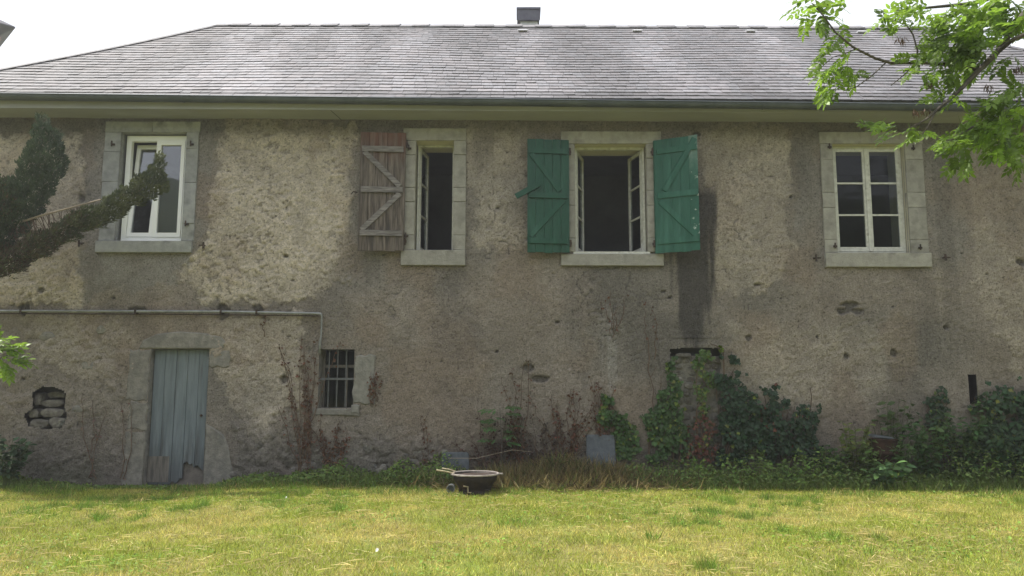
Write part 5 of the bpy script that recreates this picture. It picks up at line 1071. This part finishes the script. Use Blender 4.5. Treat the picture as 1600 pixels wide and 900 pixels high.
lay([(.040, -.005), (.052, -.005), (.052, .018), (.048, .018)], j[0], j[1], bz+.05, .05).build('rim', MAT['pipe'], jar); lay([(.0, .02), (.040, .018), (.041, -.004)], j[0], j[1], bz+.05, .05).build('lid', MAT['slab'], jar)
# leaning slabs
def slab(px0, px1, pyt, pyb, y, label, lean=.12, n=2):
    p0, p1 = at(px0, pyt, y), at(px1, pyb, y); o = empty('stone_slab', ((p0[0]+p1[0])/2, y, 0), label, 'slab', 'slabs leaning on the wall'); zt, zb = p0[2], -.06; r = .02
    P = [(p0[0]+r, zt), (p0[0], zt-r), (p0[0]-.005, zb), (p1[0]+.01, zb), (p1[0], zt-r*1.4), (p1[0]-r, zt)]; m = MB(); m.prism(P, y-.02, y+.02, .006, lambda q: (q[0], q[1]+lean*(q[2]), q[2])); m.build('slab', MAT['slab'], o)
slab(917, 962, 680, 720, -.14, 'blue-grey square slab leaning on the wall above dry grass', .18); slab(690, 732, 707, 730, -.14, 'low grey slab half hidden in grass left of the dry heap', .15)
# rusty drum among the weeds
d = at(1380, 690, -.25); o = empty('rusty_drum', (d[0], -.25, 0), 'rusty brown metal drum standing among the weeds at right', 'drum')
m = MB(); m.lathe([(.0, .58), (.165, .58), (.175, .592), (.18, .58), (.172, .56), (.172, .42), (.18, .41), (.18, .39), (.172, .38), (.172, .2), (.18, .19), (.172, .17), (.172, -.03)], d[0], -.25, 0, 24); m.build('body', MAT['rust'], o, smooth=True)
m = MB(); m.prism([(d[0]-.17, .622), (d[0]+.05, .598), (d[0]+.10, .603), (d[0]+.08, .62), (d[0]-.14, .642)], -.38, -.14, .006, lambda q: (q[0], q[1], q[2]+.06*(q[1]+.25))); tag(m.build('cover_slab', MAT['slab']), 'pale flat slab lying on top of the rusty drum', 'slab')
# scraps and a stick
def scrap(px, py, label):
    p = gpt(px, py); z_ = float(gz(np.array([p[0]]), np.array([p[1]]))[0]); m = MB()
    m.add([(p[0]-.03, p[1], z_+.02), (p[0]+.02, p[1]-.02, z_+.035), (p[0]+.035, p[1]+.01, z_+.075), (p[0]-.01, p[1]+.02, z_+.095), (p[0]-.035, p[1]+.01, z_+.05)], [(0, 1, 2), (0, 2, 4), (4, 2, 3)])
    m.add([(p[0]-.03, p[1]+.004, z_+.02), (p[0]+.02, p[1]-.016, z_+.035), (p[0]+.035, p[1]+.014, z_+.075), (p[0]-.01, p[1]+.024, z_+.095), (p[0]-.035, p[1]+.014, z_+.05)], [(0, 2, 1), (0, 4, 2), (4, 3, 2)])
    m.v = [tuple(p[i]*(1 if i < 2 else 0)+(z_ if i == 2 else 0)+(q_[i]-(p[i] if i < 2 else z_))*.38 for i in range(3)) for q_ in m.v]; tag(m.build('paper_scrap', MAT['paper']), label, 'scrap', 'white scraps on the lawn')
scrap(447, 781, 'white scrap on the lawn left of the brazier'); scrap(589, 864, 'tiny white scrap near the bottom of the lawn')
p, q, r_ = gpt(1375, 765), gpt(1418, 752, .1), gpt(1404, 748, .12); m = MB(); m.tube([p+[0, 0, .02], (p+q)/2+[0, 0, .03], q], [.006, .005, .003], 5); m.tube([(p+q)/2+[.05, 0, .04], r_], [.004, .002], 4); tag(m.build('stick', MAT['twig']), 'forked dry stick lying on grass below the broadleaf plant', 'stick', 'dry sticks on the grass')
p, q = gpt(690, 722, .3), at(812, 706, -.5); m = MB(); m.tube([at(700, 716, -.6), at(745, 716, -.6), at(800, 703, -.6), at(830, 706, -.55)], [.0035, .0035, .003, .002], 5); tag(m.build('stick', MAT['twig']), 'long pale dry stalk arching over the grass behind the brazier', 'stick', 'dry sticks on the grass')

# ================================================================== LENS VEIL: haze volume added to imitate veiling glare
hz = bpy.data.materials.new('lens_veil_air'); hz.use_nodes = True; N = hz.node_tree.nodes; N.remove(N['Principled BSDF'])
pv = N.new('ShaderNodeVolumePrincipled'); pv.inputs['Color'].default_value = (0.93, 0.94, 0.96, 1); pv.inputs['Density'].default_value = 0.0021; pv.inputs['Anisotropy'].default_value = 0.3
hz.node_tree.links.new(pv.outputs[0], N['Material Output'].inputs['Volume'])
m = MB(); m.box(-905, 905, -905, 905, -1.2, 34); o = m.build('lens_veil_haze', hz); o['kind'] = 'stuff'
